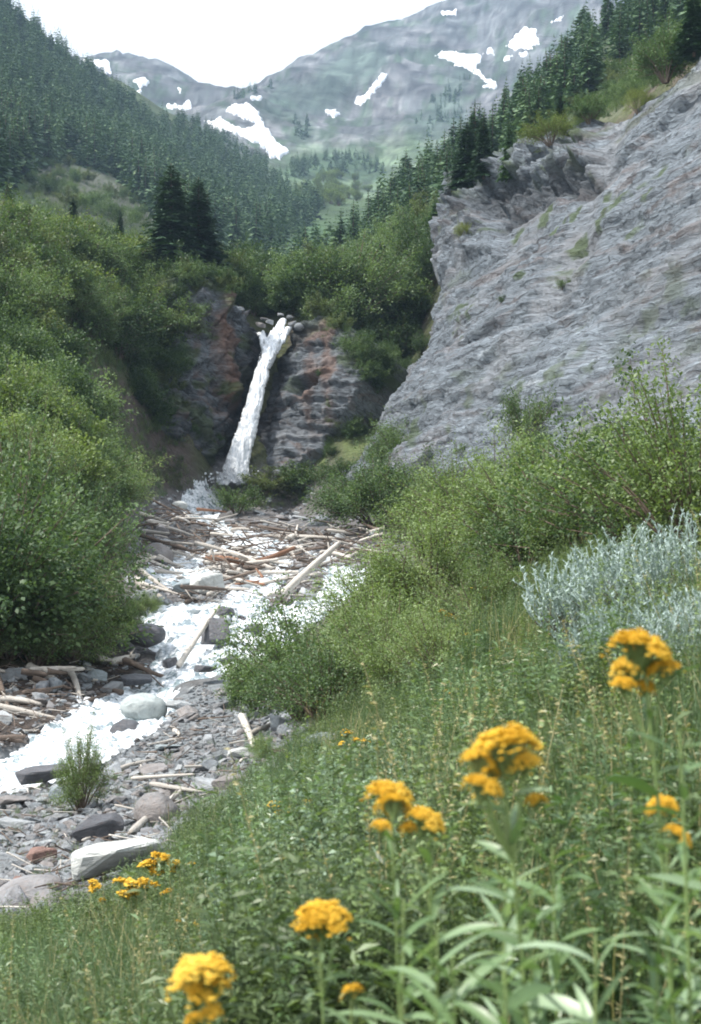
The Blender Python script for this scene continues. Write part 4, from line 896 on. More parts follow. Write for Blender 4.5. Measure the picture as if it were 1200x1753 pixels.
def conifer(seed, mat, lod=0, width=.22, dens=1.0, rag=.25):
    """unit height conifer, base at origin"""
    r = np.random.default_rng(seed); c = PM(); tr = PM(); tr.tube([[0, 0, 0], [.004, 0, .35], [0, .004, .7], [0, 0, .985]], .019, .003, 6 if lod == 0 else 4)
    nl = [34, 18, 11][lod]; gaps = r.uniform(0, 1, nl)
    for k in range(nl):
        z = .07 + .91 * (k / nl) ** .92; Rk = width * (1 - z) ** .8 * (1 + rag * r.normal() * .5) + .012; nb = int([12, 8, 6][lod] * (1 if z < .8 else .6) * dens) + 1; a0 = r.uniform(0, 6)
        for b in range(nb):
            if r.random() < .09: continue
            a = a0 + 6.283 * b / nb + r.normal() * .16; L_ = Rk * r.uniform(.62, 1.22); dz = -.10 * L_ + (.35 * L_ if z > .8 else -.22 * L_ * (1 - z)); rad = np.array([math.cos(a), math.sin(a), 0]); sd_ = np.array([-rad[1], rad[0], 0])
            base = np.array([0, 0, z]); t_ = r.uniform(.1, .9)
            if lod == 0:
                ns = 9
                for q in range(ns):
                    u = (q + .8) / ns; p = base + rad * L_ * u + [0, 0, dz * u + .05 * L_ * math.sin(u * 3)]
                    for sg in (-1, 1):
                        e = rad * .55 + sd_ * sg * r.uniform(.5, 1.0) + [0, 0, -.25 + r.normal() * .2]; e /= np.linalg.norm(e); l2 = L_ * (.42 * (1 - u) + .14) * r.uniform(.8, 1.2); nrm = np.array([0, 0, 1.0]) + r.normal(size=3) * .35; wv = np.cross(e, nrm) * l2 * .24
                        c.add(np.array([p, p + e * l2 * .5 + wv, p + e * l2, p + e * l2 * .5 - wv]), np.array([[0, 1, 2, 3]]), np.full(4, np.clip(t_ + r.normal() * .15, 0, 1)))
            else:
                ns = 3 if lod == 1 else 2
                for q in range(ns):
                    u = (q + .5) / ns; p = base + rad * L_ * u * .75 + [0, 0, dz * u]; e = rad + sd_ * r.normal() * .5 + [0, 0, -.3 + r.normal() * .25]; l2 = L_ * (.75 if lod == 1 else .9) * (1 - u * .4); wv = (sd_ + [0, 0, r.normal() * .5]) * l2 * .32
                    c.add(np.array([p - e * l2 * .2, p + e * l2 * .4 + wv, p + e * l2, p + e * l2 * .4 - wv]), np.array([[0, 1, 2, 3]]), np.full(4, np.clip(t_ + r.normal() * .15, 0, 1)))
    c.tube([[0, 0, .9], [0, 0, 1.0]], .008, .002, 4)
    return c.mesh('crown', mat), tr.mesh('trunk', M['bark'])
class Kind:
    """one kind of plant: an Empty with its parts, copied for every instance"""
    def __init__(s, name, variants, parts): s.name, s.v, s.parts, s.k = name, variants, parts, 0
    def put(s, p, sc, label, cat, group=None, v=None, rz=None, squash=(1, 1), tilt=0):
        v = s.k % len(s.v) if v is None else v; s.k += 1
        e = bpy.data.objects.new(s.name, None); COL.objects.link(e); e.empty_display_size = .1; e.location = p; e.scale = (sc * squash[0], sc * squash[0], sc * squash[1]); e.rotation_euler = (random.gauss(0, tilt), random.gauss(0, tilt), random.uniform(0, 6.28) if rz is None else rz)
        for pn, m_ in zip(s.parts, s.v[v]): link(pn, m_, e)
        return tag(e, label, cat, group)
FIR0 = Kind('fir_tree', [conifer(1, M['fir'], 0, .21), conifer(2, M['fir'], 0, .25), conifer(3, M['fir'], 0, .18)], ('crown', 'trunk'))
FIR1 = Kind('fir_tree', [conifer(10 + i, M['farfir'], 1, [.20, .24, .27, .18, .22][i]) for i in range(5)], ('crown', 'trunk'))
YFIR = Kind('young_fir', [conifer(30 + i, M['fir_light'], 0, [.3, .26, .34][i], 1, .4) for i in range(3)], ('crown', 'trunk'))
PINE = Kind('dwarf_pine', [shrub(40 + i, M['pine'], 9000, .05, .8, 1.0, 20, .4, 6, .2) for i in range(2)], ('crown', 'trunk'))
DPINE = Kind('pine_tree', [shrub(45 + i, M['fir_light'], 10000, .05, .55, 1.0, 24, .45, 6, .5) for i in range(2)], ('crown', 'trunk'))
BR = Kind('brush_shrub', [shrub(60 + i, M[['brush', 'brush', 'olive', 'willow_dark'][i]], 4200, .062, [.62, .8, .5, .7][i], 1.0, [14, 17, 11, 20][i], .6) for i in range(4)], ('foliage', 'stems'))
BRL = Kind('light_shrub', [shrub(70 + i, M['spring'], 3600, .066, [.6, .75, .55][i], 1.0, 14, .6) for i in range(3)], ('foliage', 'stems'))
WIL = Kind('willow_bush', [shrub(80 + i, M['willow'], 17000, .034, [.72, .9, .62][i], 1.0, [26, 32, 24][i], .5, 12, .6) for i in range(3)], ('foliage', 'stems'))
WILD = Kind('alder_bush', [shrub(90 + i, M['willow_dark'], 16000, .038, [.75, .9, .65][i], 1.0, [26, 32, 24][i], .62) for i in range(3)], ('foliage', 'stems'))
YFIRS = 0
# ================================================================ far forest and single firs
def trees_in(poly, n, dmin, dmax, h0, h1, f=None): return [(h, x, y, rng.uniform(h0, h1)) for h, x, y in sample_px(poly, n, dmin, dmax, 4, None, f)]
LF = [(-30, -40), (0, 5), (60, 60), (130, 112), (180, 140), (250, 205), (350, 222), (430, 265), (500, 325), (560, 362), (520, 400), (450, 432), (400, 425), (320, 440), (275, 385), (190, 300), (110, 278), (60, 300), (-30, 345)]
RF = [(430, 450), (470, 415), (520, 392), (560, 400), (620, 385), (700, 312), (775, 262), (850, 205), (900, 160), (960, 120), (1000, 75), (1100, -5), (1230, -95), (1230, 60), (1150, 75), (1060, 110), (1000, 185), (900, 262), (850, 290), (780, 345), (700, 400), (620, 440), (560, 455), (480, 475)]
T = trees_in(LF, 2700, 205, 1100, 6, 16, lambda x, y: 1.0 if poly_sd(np.array([x]), np.array([y]), np.array([(40, 285), (110, 285), (180, 305), (270, 370), (240, 385), (150, 370), (60, 335)]))[0] > 0 else .4)
T2 = trees_in(RF, 800, 110, 420, 4.5, 9.5, lambda x, y: .5 if poly_sd(np.array([x]), np.array([y]), np.array([(930, 250), (1000, 130), (1080, 70), (1210, 50), (1210, 110), (1100, 160), (1000, 215)]))[0] < 0 else 1.0)
T3 = trees_in([(385, 168), (430, 158), (470, 150), (440, 160), (420, 172)], 16, 1000, 1700, 9, 15) + trees_in([(700, 215), (740, 170), (790, 115), (815, 120), (790, 165), (800, 200), (730, 235)], 50, 900, 1800, 8, 13) + trees_in([(470, 290), (560, 265), (640, 272), (660, 300), (600, 296), (500, 308)], 110, 600, 1250, 7, 12) + trees_in([(500, 240), (505, 208), (528, 215), (526, 240)], 8, 900, 1500, 12, 16)
ALL = [(t, 'the forested left slope') for t in T] + [(t, 'the ridge') for t in T2] + [(t, 'far') for t in T3]
ALL.sort(key=lambda q: -q[0][3] / q[0][0][1])
for (h, x, y, ht), w_ in ALL[:262]:
    ridge = w_ == 'the ridge'
    FIR1.put(h - [0, 0, .3], ht, 'one of the many dark conifers covering the steep ridge behind the grey cliff' if ridge else 'one of the taller dark conifers along the lower edge of the forested slope', 'conifer', 'conifers on the ridge behind the cliff' if ridge else 'conifers low on the forested slope', tilt=.02)
LOD2 = [conifer(50 + i, M['farfir'], 2, [.15, .18, .21, .24, .13][i])[0] for i in range(5)]
rest = [q[0] for q in ALL[262:]]
scatter('conifer_forest', LOD2, [q[0] - [0, 0, .3] for q in rest], np.column_stack([np.zeros(len(rest)), np.zeros(len(rest)), rng.uniform(0, 6.28, len(rest))]), [q[3] for q in rest], rng.integers(0, 5, len(rest)), 'dense dark conifer forest clothing the valley sides up to the bare peaks', 'forest')
# ---- green hollow of shrubs behind the lip of the fall
BRUSH = []
def shrubs_in(poly, n, dmin, dmax, h0, h1, kind, label, cat, group, sq=(1, 1), f=None, sink=.15):
    if group.split()[0] in ('bushes',) or 'hollow' in group or 'gully side' in group:
        for h, x, y in sample_px(poly, n, dmin, dmax, 6, None, f): BRUSH.append((h - [0, 0, .15], rng.uniform(h0, h1)))
        return
    for h, x, y in sample_px(poly, n, dmin, dmax, 6, None, f):
        hh = rng.uniform(h0, h1); (kind[rng.integers(len(kind))] if isinstance(kind, list) else kind).put(h - [0, 0, sink * hh * .5], hh, label, cat, group, squash=(sq[0] * rng.uniform(.8, 1.2), sq[1]))
shrubs_in([(400, 480), (470, 480), (560, 480), (560, 530), (500, 540), (440, 540)], 60, 125, 420, 1.6, 3.6, BR, 'one of the green shrubs in the hollow above the waterfall', 'shrub', 'shrubs in the hollow above the waterfall')
shrubs_in([(560, 300), (620, 310), (640, 340), (560, 360), (500, 345)], 40, 450, 1100, 4, 8, BRL, 'one of the small bright shrubs dotting the meadow between the forested slopes', 'shrub', 'shrubs in the far meadow')
shrubs_in([(40, 290), (110, 285), (180, 310), (280, 375), (240, 400), (60, 350)], 46, 180, 520, 1.5, 3.4, BR, 'one of the bushes scattered over the rocky clearing below the forest', 'shrub', 'bushes in the rocky clearing')
shrubs_in([(860, 290), (1000, 140), (1080, 80), (1210, 50), (1210, 110), (1100, 160), (1000, 215), (900, 262)], 70, 95, 330, .9, 2.4, BR, 'one of the bushes on the stony ground above the cliff', 'shrub', 'bushes on the stony ground above the cliff')
shrubs_in([(510, 540), (600, 550), (665, 590), (660, 650), (620, 620), (560, 580)], 44, 112, 145, 1.5, 3.0, BR, 'one of the shrubs hanging over the rock wall beside the waterfall', 'shrub', 'shrubs over the rock wall')
shrubs_in([(650, 560), (725, 600), (690, 690), (615, 750), (560, 785), (640, 660)], 26, 96, 138, .8, 1.9, BR, '', '', 'bushes')
shrubs_in([(220, 600), (300, 470), (312, 560), (300, 660), (250, 730), (215, 690)], 34, 96, 138, 1.2, 2.8, BR, '', '', 'bushes')
shrubs_in([(300, 462), (400, 478), (450, 532), (440, 548), (380, 500), (300, 490)], 26, 108, 140, 1.0, 2.2, BR, '', '', 'bushes')
shrubs_in([(1000, 215), (1100, 160), (1210, 95), (1210, 20), (1060, 90), (960, 190)], 90, 80, 150, .7, 1.8, BR, '', '', 'bushes')
# ---- two big firs and others with a character of their own
from mathutils.bvhtree import BVHTree
cob = bpy.data.objects['rock_cliff']; cmw = cob.matrix_world
cbv = BVHTree.FromPolygons([cmw @ v.co for v in cob.data.vertices], [p.vertices[:] for p in cob.data.polygons])
def on_cliff(px, py):
    for dy in (0, 4, 8, 14, 20):
        l = cbv.ray_cast(Vector((0, 0, 0)), Vector(W3(px, py + dy, 1.0)).normalized())[0]
        if l is not None: return np.array(l) + [0, .1, -.05]
    return SLAB.hit(px, py)
def clothe(oname, poly, n, h0, h1):
    ob = bpy.data.objects[oname]; mw = ob.matrix_world; bv = BVHTree.FromPolygons([mw @ v.co for v in ob.data.vertices], [p.vertices[:] for p in ob.data.polygons]); P = np.array(poly, float); k = 0
    for _ in range(n * 8):
        x, y = rng.uniform(*P[:, 0][[P[:, 0].argmin(), P[:, 0].argmax()]]), rng.uniform(*P[:, 1][[P[:, 1].argmin(), P[:, 1].argmax()]])
        if poly_sd(np.array([x]), np.array([y]), P)[0] > 0: continue
        l = bv.ray_cast(Vector((0, 0, 0)), Vector(W3(x, y, 1.0)).normalized())[0]
        if l is not None: BRUSH.append((np.array(l) + [0, .25, -.2], rng.uniform(h0, h1))); k += 1
        if k >= n: break
clothe('rock_headwall', [(520, 530), (640, 560), (680, 640), (640, 690), (620, 640), (590, 570), (530, 552)], 20, .9, 2.0)
clothe('rock_headwall', [(540, 560), (610, 600), (600, 680), (560, 760), (545, 700)], 7, .4, .8)
clothe('rock_buttress', [(230, 650), (300, 480), (400, 470), (450, 530), (430, 545), (385, 500), (335, 500), (315, 560), (320, 640), (270, 760)], 46, .8, 2.0)
clothe('rock_buttress', [(270, 700), (340, 620), (400, 700), (380, 790), (280, 820)], 12, .4, .9)
def fir_px(px, py, toppy, kind, label, v=0, cat='fir tree', dmin=20, dmax=700, plane=None, sq=(1, 1), name=None):
    h = on_cliff(px, py) if plane is not None else hit(px, py, dmin, dmax)
    if h is None: return
    o = kind.put(h - np.array([0, 0, .25]), (py - toppy) / F * h[1], label, cat, None, v, squash=sq)
    if name: o.name = name
    return o
fir_px(293, 478, 272, FIR0, 'tallest dark fir standing on the bluff above the waterfall', 1, dmax=140, sq=(1.4, 1))
fir_px(340, 482, 296, FIR0, 'slightly shorter dark fir close beside the tallest one on the bluff', 0, dmax=140, sq=(1.6, 1))
fir_px(275, 470, 350, FIR0, 'small fir tucked under the tallest fir on the bluff', 2, dmax=140)
fir_px(315, 470, 370, FIR0, 'low dark fir filling the gap between the two tall firs', 1, dmax=140, sq=(1.2, 1))
fir_px(800, 322, 200, FIR0, 'broad dark fir at the tip of the cliff crest', 1, plane=SLAB, sq=(1.35, 1))
fir_px(828, 300, 188, FIR0, 'dark fir just behind the broad one at the tip of the cliff crest', 0, plane=SLAB, sq=(1.2, 1))
fir_px(872, 300, 200, YFIR, 'thin grey green larch leaning over the cliff edge', 1, 'larch', plane=SLAB, sq=(.7, 1))
fir_px(960, 210, 138, FIR0, 'dark pointed fir on the crest behind the yellow green dwarf pine', 2, plane=SLAB, sq=(1.3, 1))
fir_px(1010, 198, 150, DPINE, 'dark bushy pine on the cliff crest beside the pointed fir', 0, 'pine', plane=SLAB, sq=(1.1, 1))
fir_px(943, 242, 196, PINE, 'yellow green dwarf pine sprawling over the cliff edge', 0, 'dwarf pine', plane=SLAB, sq=(1.2, 1))
fir_px(1094, 180, 142, PINE, 'small umbrella shaped dwarf pine on the upper cliff crest', 1, 'dwarf pine', plane=SLAB, sq=(.8, 1))
fir_px(1140, 135, 60, DPINE, 'dark bushy pine bent over the upper cliff crest', 1, 'pine', plane=SLAB, sq=(1.1, 1))
fir_px(1188, 90, -20, FIR0, 'large dark fir cut by the edge of the picture above the cliff', 1, plane=SLAB, sq=(1.5, 1))
fir_px(1000, 75, 5, FIR1, 'rounded dense conifer standing out on the skyline of the ridge', 2, dmax=420, sq=(1.6, 1))
for x, y, t_, v in ((40, 352, 290, 2), (72, 372, 300, 0), (205, 420, 352, 2), (125, 400, 330, 1), (15, 400, 300, 2), (180, 500, 420, 0)):
    fir_px(x, y, t_, FIR0, {40: 'slim fir poking from the brush at the lower end of the rocky clearing', 72: 'pointed fir just upslope of the slim one by the rocky clearing', 205: 'little dark fir among brush nearest the bluff', 125: 'dark fir rising from the brush below the rocky clearing', 15: 'dark fir in the brush at the very edge of the picture', 180: 'dark fir lower down in the shaded hillside brush'}[x], v, dmax=150)
# ---- mixed trees right of the fall
MT = [(530, 530), (560, 485), (620, 465), (680, 420), (750, 385), (775, 370), (755, 450), (745, 500), (715, 560), (700, 590), (655, 570), (600, 540), (545, 520)]
rng = np.random.default_rng(21)
for k, (h, x, y) in enumerate(sample_px(MT, 80, 112, 190, 6)):
    q = k % 5; lab = ['one of the green bushes crowding the slope between waterfall and grey cliff', 'one of the young firs crowding the slope between waterfall and grey cliff'][q in (1, 3)]
    (YFIR if q in (1, 3) else WILD if q == 2 else BR).put(h - [0, 0, .3], rng.uniform(2.8, 4.8), lab, 'young fir' if q in (1, 3) else 'bush', 'trees between waterfall and cliff', squash=(.95, 1))
for x, y, t_, kd, lab in ((590, 558, 440, WILD, 'dark round juniper like bush overhanging the rock wall beside the waterfall'), (650, 545, 400, YFIR, 'pale young fir in front of the dark round bush beside the waterfall'), (700, 580, 455, YFIR, 'drooping light green fir hanging against the cliff tip'), (560, 535, 450, BR, 'olive bush at the lip of the gorge right by the waterfall'), (672, 630, 560, BR, 'bush clinging in the green gully beneath the light green firs'), (745, 420, 340, YFIR, 'light green fir touching the broken cliff tip')):
    fir_px(x, y, t_, kd, lab, 0, 'young fir' if kd is YFIR else 'bush', dmin=104, dmax=170, sq=(1.15, 1))
# ---- left hillside brush
LB1 = [(-20, 410), (100, 440), (200, 455), (280, 480), (380, 480), (455, 540), (430, 535), (380, 480), (310, 478), (300, 560), (300, 640), (250, 620), (210, 620), (180, 600), (100, 560), (-20, 560)]
LB2 = [(-20, 560), (60, 580), (120, 640), (150, 700), (170, 800), (200, 850), (120, 820), (-20, 780)]
lab1 = 'one of the many dense green shrubs covering the hillside above the gorge'
shrubs_in(LB1, 190, 60, 140, 1.3, 3.6, [BR, BR, BR, BRL, WILD], lab1, 'shrub', 'brush on the steep hillside', (1.1, 1))
shrubs_in([(-20, 395), (100, 425), (260, 460), (260, 490), (100, 465), (-20, 440)], 26, 60, 140, 1.8, 2.9, BRL, 'one of the yellow green shrubs along the sunlit brow of the hillside', 'shrub', 'yellow green brow shrubs', (1.2, 1))
shrubs_in([(350, 462), (400, 480), (450, 535), (470, 550), (400, 530), (350, 490)], 20, 60, 140, 1.6, 2.8, BR, 'one of the leafy shrubs on the bluff between the tall firs and the waterfall', 'shrub', 'shrubs on the bluff', (1.1, 1))
shrubs_in(LB2, 46, 50, 112, 1.3, 3.0, BR, 'one of the shrubs scattered down the shaded gully side', 'shrub', 'shrubs of the gully side', (1.1, 1), lambda x, y: 1.0 if x < 120 or rng.random() < .4 else .5)
shrubs_in([(-40, 690), (40, 690), (120, 770), (180, 850), (170, 900), (100, 900), (-40, 820)], 34, 42, 95, 1.3, 3.0, [WIL, BRL, WILD, BRL], 'one of the fresh green shrubs on the lower bank of the stream', 'shrub', 'fresh green shrubs on the lower bank', (1.1, 1))
scatter('hillside_brush', [v[0] for v in BR.v], [q[0] for q in BRUSH], np.column_stack([np.zeros(len(BRUSH)), np.zeros(len(BRUSH)), rng.uniform(0, 6.28, len(BRUSH))]), [q[1] for q in BRUSH], rng.integers(0, 4, len(BRUSH)), 'scattered green brush in the hollow, the gully and the stony clearings', 'brush')
# ---- nearer bushes
NEAR = [  # px, base py, top py, kind, variant, squash, label
    (20, 1075, 780, WILD, 0, (.8, 1), 'biggest dark alder bush on the near bank opposite the log jam'), (125, 1030, 830, WILD, 1, (.62, 1), 'dark alder bush nearest the log jam'), (-30, 1120, 850, WILD, 2, (1.2, 1), 'dark bush cut by the edge of the picture above the eroded bank'),
    (120, 1130, 965, WIL, 0, (.85, 1), 'lighter green bush in front of the dark alders'), (60, 1135, 1010, WIL, 1, (1.0, 1), 'low green bush above the pale log end of the eroded bank'), (190, 1110, 1020, WILD, 2, (.8, 1), 'small green bush beside the hollow of the cascade'), (250, 1058, 1020, WIL, 2, (1.1, 1), 'tuft of green leaves above the horizontal dark log'), (15, 1128, 1050, WILD, 1, (1.2, 1), 'low dark bush at the top of the eroded bank'), (50, 890, 730, WIL, 2, (.8, 1), 'tall fresh green bush behind the dark alders'), (170, 890, 800, WIL, 0, (.75, 1), 'fresh green bush leaning towards the gorge'),
    (405, 882, 835, BR, 1, (1.1, 1), 'reddish tinged low willow clump at the foot of the waterfall'), (455, 848, 808, BR, 2, (1.9, 1), 'low twiggy willow right of the waterfall foot'), (520, 840, 795, BR, 0, (1.6, 1), 'low twiggy willow midway between waterfall and cliff base'), (585, 838, 790, BR, 1, (1.3, 1), 'low willow touching the cliff base'),
    (650, 905, 795, WILD, 0, (1.2, 1), 'dark green bush behind the log jam'), (600, 880, 830, WILD, 1, (1.3, 1), 'small dark bush just behind the log pile'), (715, 890, 790, WILD, 1, (1.1, 1), 'dark green bush beside the cliff base'), (690, 815, 722, WILD, 2, (1.0, 1), 'tall thin leafed shrub growing against the cliff foot'), (742, 800, 745, WILD, 0, (.9, 1), 'small shrub on the cliff foot'),
    (850, 950, 775, WIL, 0, (1.1, 1), 'tall light green willow in the middle of the bank'), (780, 960, 810, WIL, 1, (1., 1), 'light green willow on the stream side of the tall one'), (930, 960, 775, WIL, 2, (1.2, 1), 'light green willow between the tall one and the sagebrush'), (1010, 950, 790, WIL, 0, (1.1, 1), 'willow directly behind the sagebrush'),
    (1110, 960, 700, WILD, 1, (.9, 1), 'tallest leafy bush at the foot of the cliff behind the sagebrush'), (1190, 980, 690, WIL, 2, (1.1, 1), 'tall leafy bush cut by the edge of the picture behind the sagebrush'), (1060, 900, 760, WIL, 1, (1., 1), 'leafy bush between the willows and the tallest bush'), (900, 990, 870, WILD, 2, (1.2, 1), 'dark leafy bush low in front of the light willows'),
    (745, 1060, 910, WIL, 2, (1.2, 1), 'bright willow sloping down to the foaming water'), (660, 1110, 960, WIL, 1, (1.1, 1), 'bright willow overhanging the end of the log jam'), (820, 1080, 960, WIL, 0, (1.1, 1), 'bright willow beside the tall dry grass'), (640, 1180, 1030, WIL, 0, (1.0, 1), 'willow bush beside the foaming rapid'),
    (520, 1232, 1055, WILD, 0, (.95, 1), 'olive willow bush leaning over the gravel bar'), (440, 1225, 1120, WILD, 2, (.8, 1), 'outermost low willow touching the rapid'), (560, 1235, 1090, WILD, 1, (1., 1), 'olive willow above the blue grey slab'), (680, 1200, 1060, WIL, 2, (1.1, 1), 'willow in the middle of the meadow slope'), (760, 1180, 1060, WIL, 1, (1.0, 1), 'low willow beside the white yarrow'),
    (140, 1388, 1270, WIL, 2, (.62, 1), 'slender green sapling growing between foam and gravel bar'), (455, 1300, 1262, WIL, 0, (1.2, 1), 'low leafy tuft beside the short bleached branch'),
]
for px, py, tp, kd, v, sq, lab in NEAR:
    h = hit(px, py, 8, 125)
    if h is None: print('miss', lab); continue
    sc = (py - tp) / F * h[1] / (1.08 if kd in (WIL, WILD) else 1.0); kd.put(h - [0, 0, sc * .03], sc, lab, 'bush', None, v, squash=sq)
for px, py, tp, lab in ((905, 762, 668, 'taller dark green shrub growing out of the lower cliff'), (925, 778, 735, 'low dark bush at the root of the shrub on the lower cliff'), (792, 772, 752, 'tiny shrub on a ledge of the lower cliff'), (1040, 742, 718, 'small green tuft on the lower cliff by the tallest bush'), (1000, 752, 735, 'tiny tuft on the lower cliff near the dark shrub'), (862, 512, 498, 'tiny green plant midway up the cliff'), (965, 490, 470, 'thin green plant in a crack in the middle of the cliff'), (795, 400, 378, 'shrub on the broken cliff tip'), (1085, 165, 148, 'low yellow shrub on the crest by the umbrella shaped pine')):
    fir_px(px, py, tp, BR if py > 450 else PINE, lab, 1, 'shrub', plane=SLAB, sq=(.9, 1) if px != 905 else (.6, 1), name='cliff_shrub')

# ================================================================ meadow and foreground flowers
rng = np.random.default_rng(99)
def herb(seed, mat, n=22, h=.4, leaf=.035, spread=.13, asp=.45):
    r = np.random.default_rng(seed); c = PM()
    for k in range(n):
        b = np.array([r.normal() * spread, r.normal() * spread, 0]); hh = h * r.uniform(.45, 1.15); lean = r.normal(size=2) * .22 * hh; t = np.linspace(0, 1, 5)[:, None]; p = b + t * [lean[0], lean[1], hh]; c.tube(p, .0022, .001, 3, r.uniform(.2, .6))
        m_ = int(22 * hh / .4) + 5; u = r.uniform(.12, 1, m_); P = b + u[:, None] * [lean[0], lean[1], hh]; a = r.uniform(0, 6.28, m_); d = np.stack([np.cos(a), np.sin(a), r.uniform(-.1, .7, m_)], 1)
        c.add(*leafset(P + d * leaf * .5, d, leaf * 1.15, asp, r, 0, dirs=d, tint=np.clip(r.uniform(.1, .9) + r.normal(size=m_) * .15, 0, 1)))
    return c.mesh('herb', mat)
def tuft(seed, mat, n=60, h=.45, spread=.05, wd=.0045, fan=.45):
    r = np.random.default_rng(seed); V, Fs, T, k0 = [], [], [], 0
    for k in range(n):
        b = np.array([r.normal() * spread, r.normal() * spread, 0]); hh = h * r.uniform(.5, 1.1); a = r.uniform(0, 6.28); ln = fan * abs(r.normal()) * hh; d = np.array([math.cos(a), math.sin(a), 0]); w = np.array([-d[1], d[0], 0]) * wd * r.uniform(.6, 1.3)
        t = r.uniform(0, 1)
        for q in range(5):
            u = q / 4; p = b + d * ln * u ** 1.8 + [0, 0, hh * (u - .12 * u * u * ln / hh * 3)]; V += [p - w * (1 - u * .92), p + w * (1 - u * .92)]; T += [t, t]
        Fs += [[k0 + 2 * q, k0 + 2 * q + 1, k0 + 2 * q + 3, k0 + 2 * q + 2] for q in range(4)]; k0 += 10
    return mesh_np('grass_tuft', np.array(V), np.array(Fs), mat, {'tint': np.array(T)})
HB = [herb(1, M['herb'], 26, .4, .024), herb(2, M['herb'], 30, .34, .019), herb(3, M['herb_blue'], 30, .36, .024, .13, .62), herb(4, M['herb_blue'], 26, .42, .028, .14, .5), herb(5, M['herb'], 22, .5, .038, .11, .22), herb(6, M['willow'], 30, .32, .019, .14, .6)]
TU = [tuft(1, M['grass']), tuft(2, M['grass'], 80, .55, .08, .004, .5), tuft(3, M['grass'], 50, .4, .04, .005, .35), tuft(4, M['straw'], 26, .6, .07, .003, .4), tuft(5, M['straw'], 34, .4, .06, .0035, .6)]
def meadow_pts(n, dmin, dmax, poly, dens=None):
    out = []
    while len(out) < n:
        D = dmin * (dmax / dmin) ** rng.uniform(0, 1, n); px = rng.uniform(-600, 2650, n); X = (px - 600) / F * D; z = H(X, D); py = HY - z / D * F
        bd = poly_sd(px, py, np.array(poly)); ok = (bd < 0) & ((px < 1500) | (D < 16))
        if dens is not None: ok &= rng.uniform(0, 1, n) < dens(px, py, D)
        out += [np.array([X[i], D[i], z[i], px[i], py[i]]) for i in np.nonzero(ok)[0]]
    return out[:n]
MEADOW = [(-400, 1720), (60, 1660), (200, 1610), (285, 1550), (345, 1440), (430, 1355), (515, 1300), (545, 1240), (560, 1200), (700, 1100), (850, 1000), (900, 880), (1500, 700), (2700, -200), (2700, 3500), (-700, 3500)]
mp = meadow_pts(26000, 1.9, 34, MEADOW)
pat = lambda p, s_: vnoise(p[0] / s_, p[1] / s_, 0, 61)
hp = []; tp = []
for p in mp:
    a = float(pat(p, 1.1)); left = p[3] < 300
    blue = 380 < p[3] < 720 and 1340 < p[4] < 1700 and rng.random() < .6; hs_ = (.42 + .75 * (0.5 + float(vnoise(p[0] / .6, p[1] / .6, 0, 62)) * .7)) * (1 if p[3] > 520 else .72)
    if rng.random() < (.38 if left else .62) + .25 * a:
        hp.append((p, rng.choice([2, 3]) if blue else rng.choice([0, 1, 4, 5, 5, 1]), rng.uniform(.6, 1.1) * hs_ * (.62 if p[1] < 3.2 else 1)))
    else: tp.append((p, rng.choice([0, 1, 2, 0, 1, 4 if p[4] < 1350 else 0, 3, 1, 2]), rng.uniform(.5, 1.1) * (.66 if p[1] < 3.2 else 1) * (1 if p[3] > 480 else .7)))
Rz = lambda n, t=.12: np.column_stack([rng.normal(size=n) * t, rng.normal(size=n) * t, rng.uniform(0, 6.28, n)])
wp_ = meadow_pts(640, 3.2, 30, MEADOW)
WEED = [herb(60 + i, M[['herb', 'willow', 'rodleaf', 'straw'][i]], [16, 20, 12, 12][i], .75, [.034, .022, .048, .018][i], .10, [.24, .5, .2, .3][i]) for i in range(4)]
scatter('tall_weeds', WEED, [q[:3] for q in wp_], Rz(len(wp_), .15), rng.uniform(.55, 1.15, len(wp_)) * np.array([.6 if q[3] < 450 else 1 for q in wp_]), rng.choice([0, 1, 2, 0, 1, 2, 3], len(wp_)), 'taller mixed weeds standing out of the meadow', 'weeds')
scatter('meadow_herbs', HB, [q[0][:3] for q in hp], Rz(len(hp)), [q[2] for q in hp], [q[1] for q in hp], 'low leafy green meadow herbs covering the bank in front of the stream', 'herbs')
scatter('meadow_grass', TU, [q[0][:3] for q in tp], Rz(len(tp)), [q[2] for q in tp], [q[1] for q in tp], 'loose green and straw coloured grass growing through the meadow', 'grass')
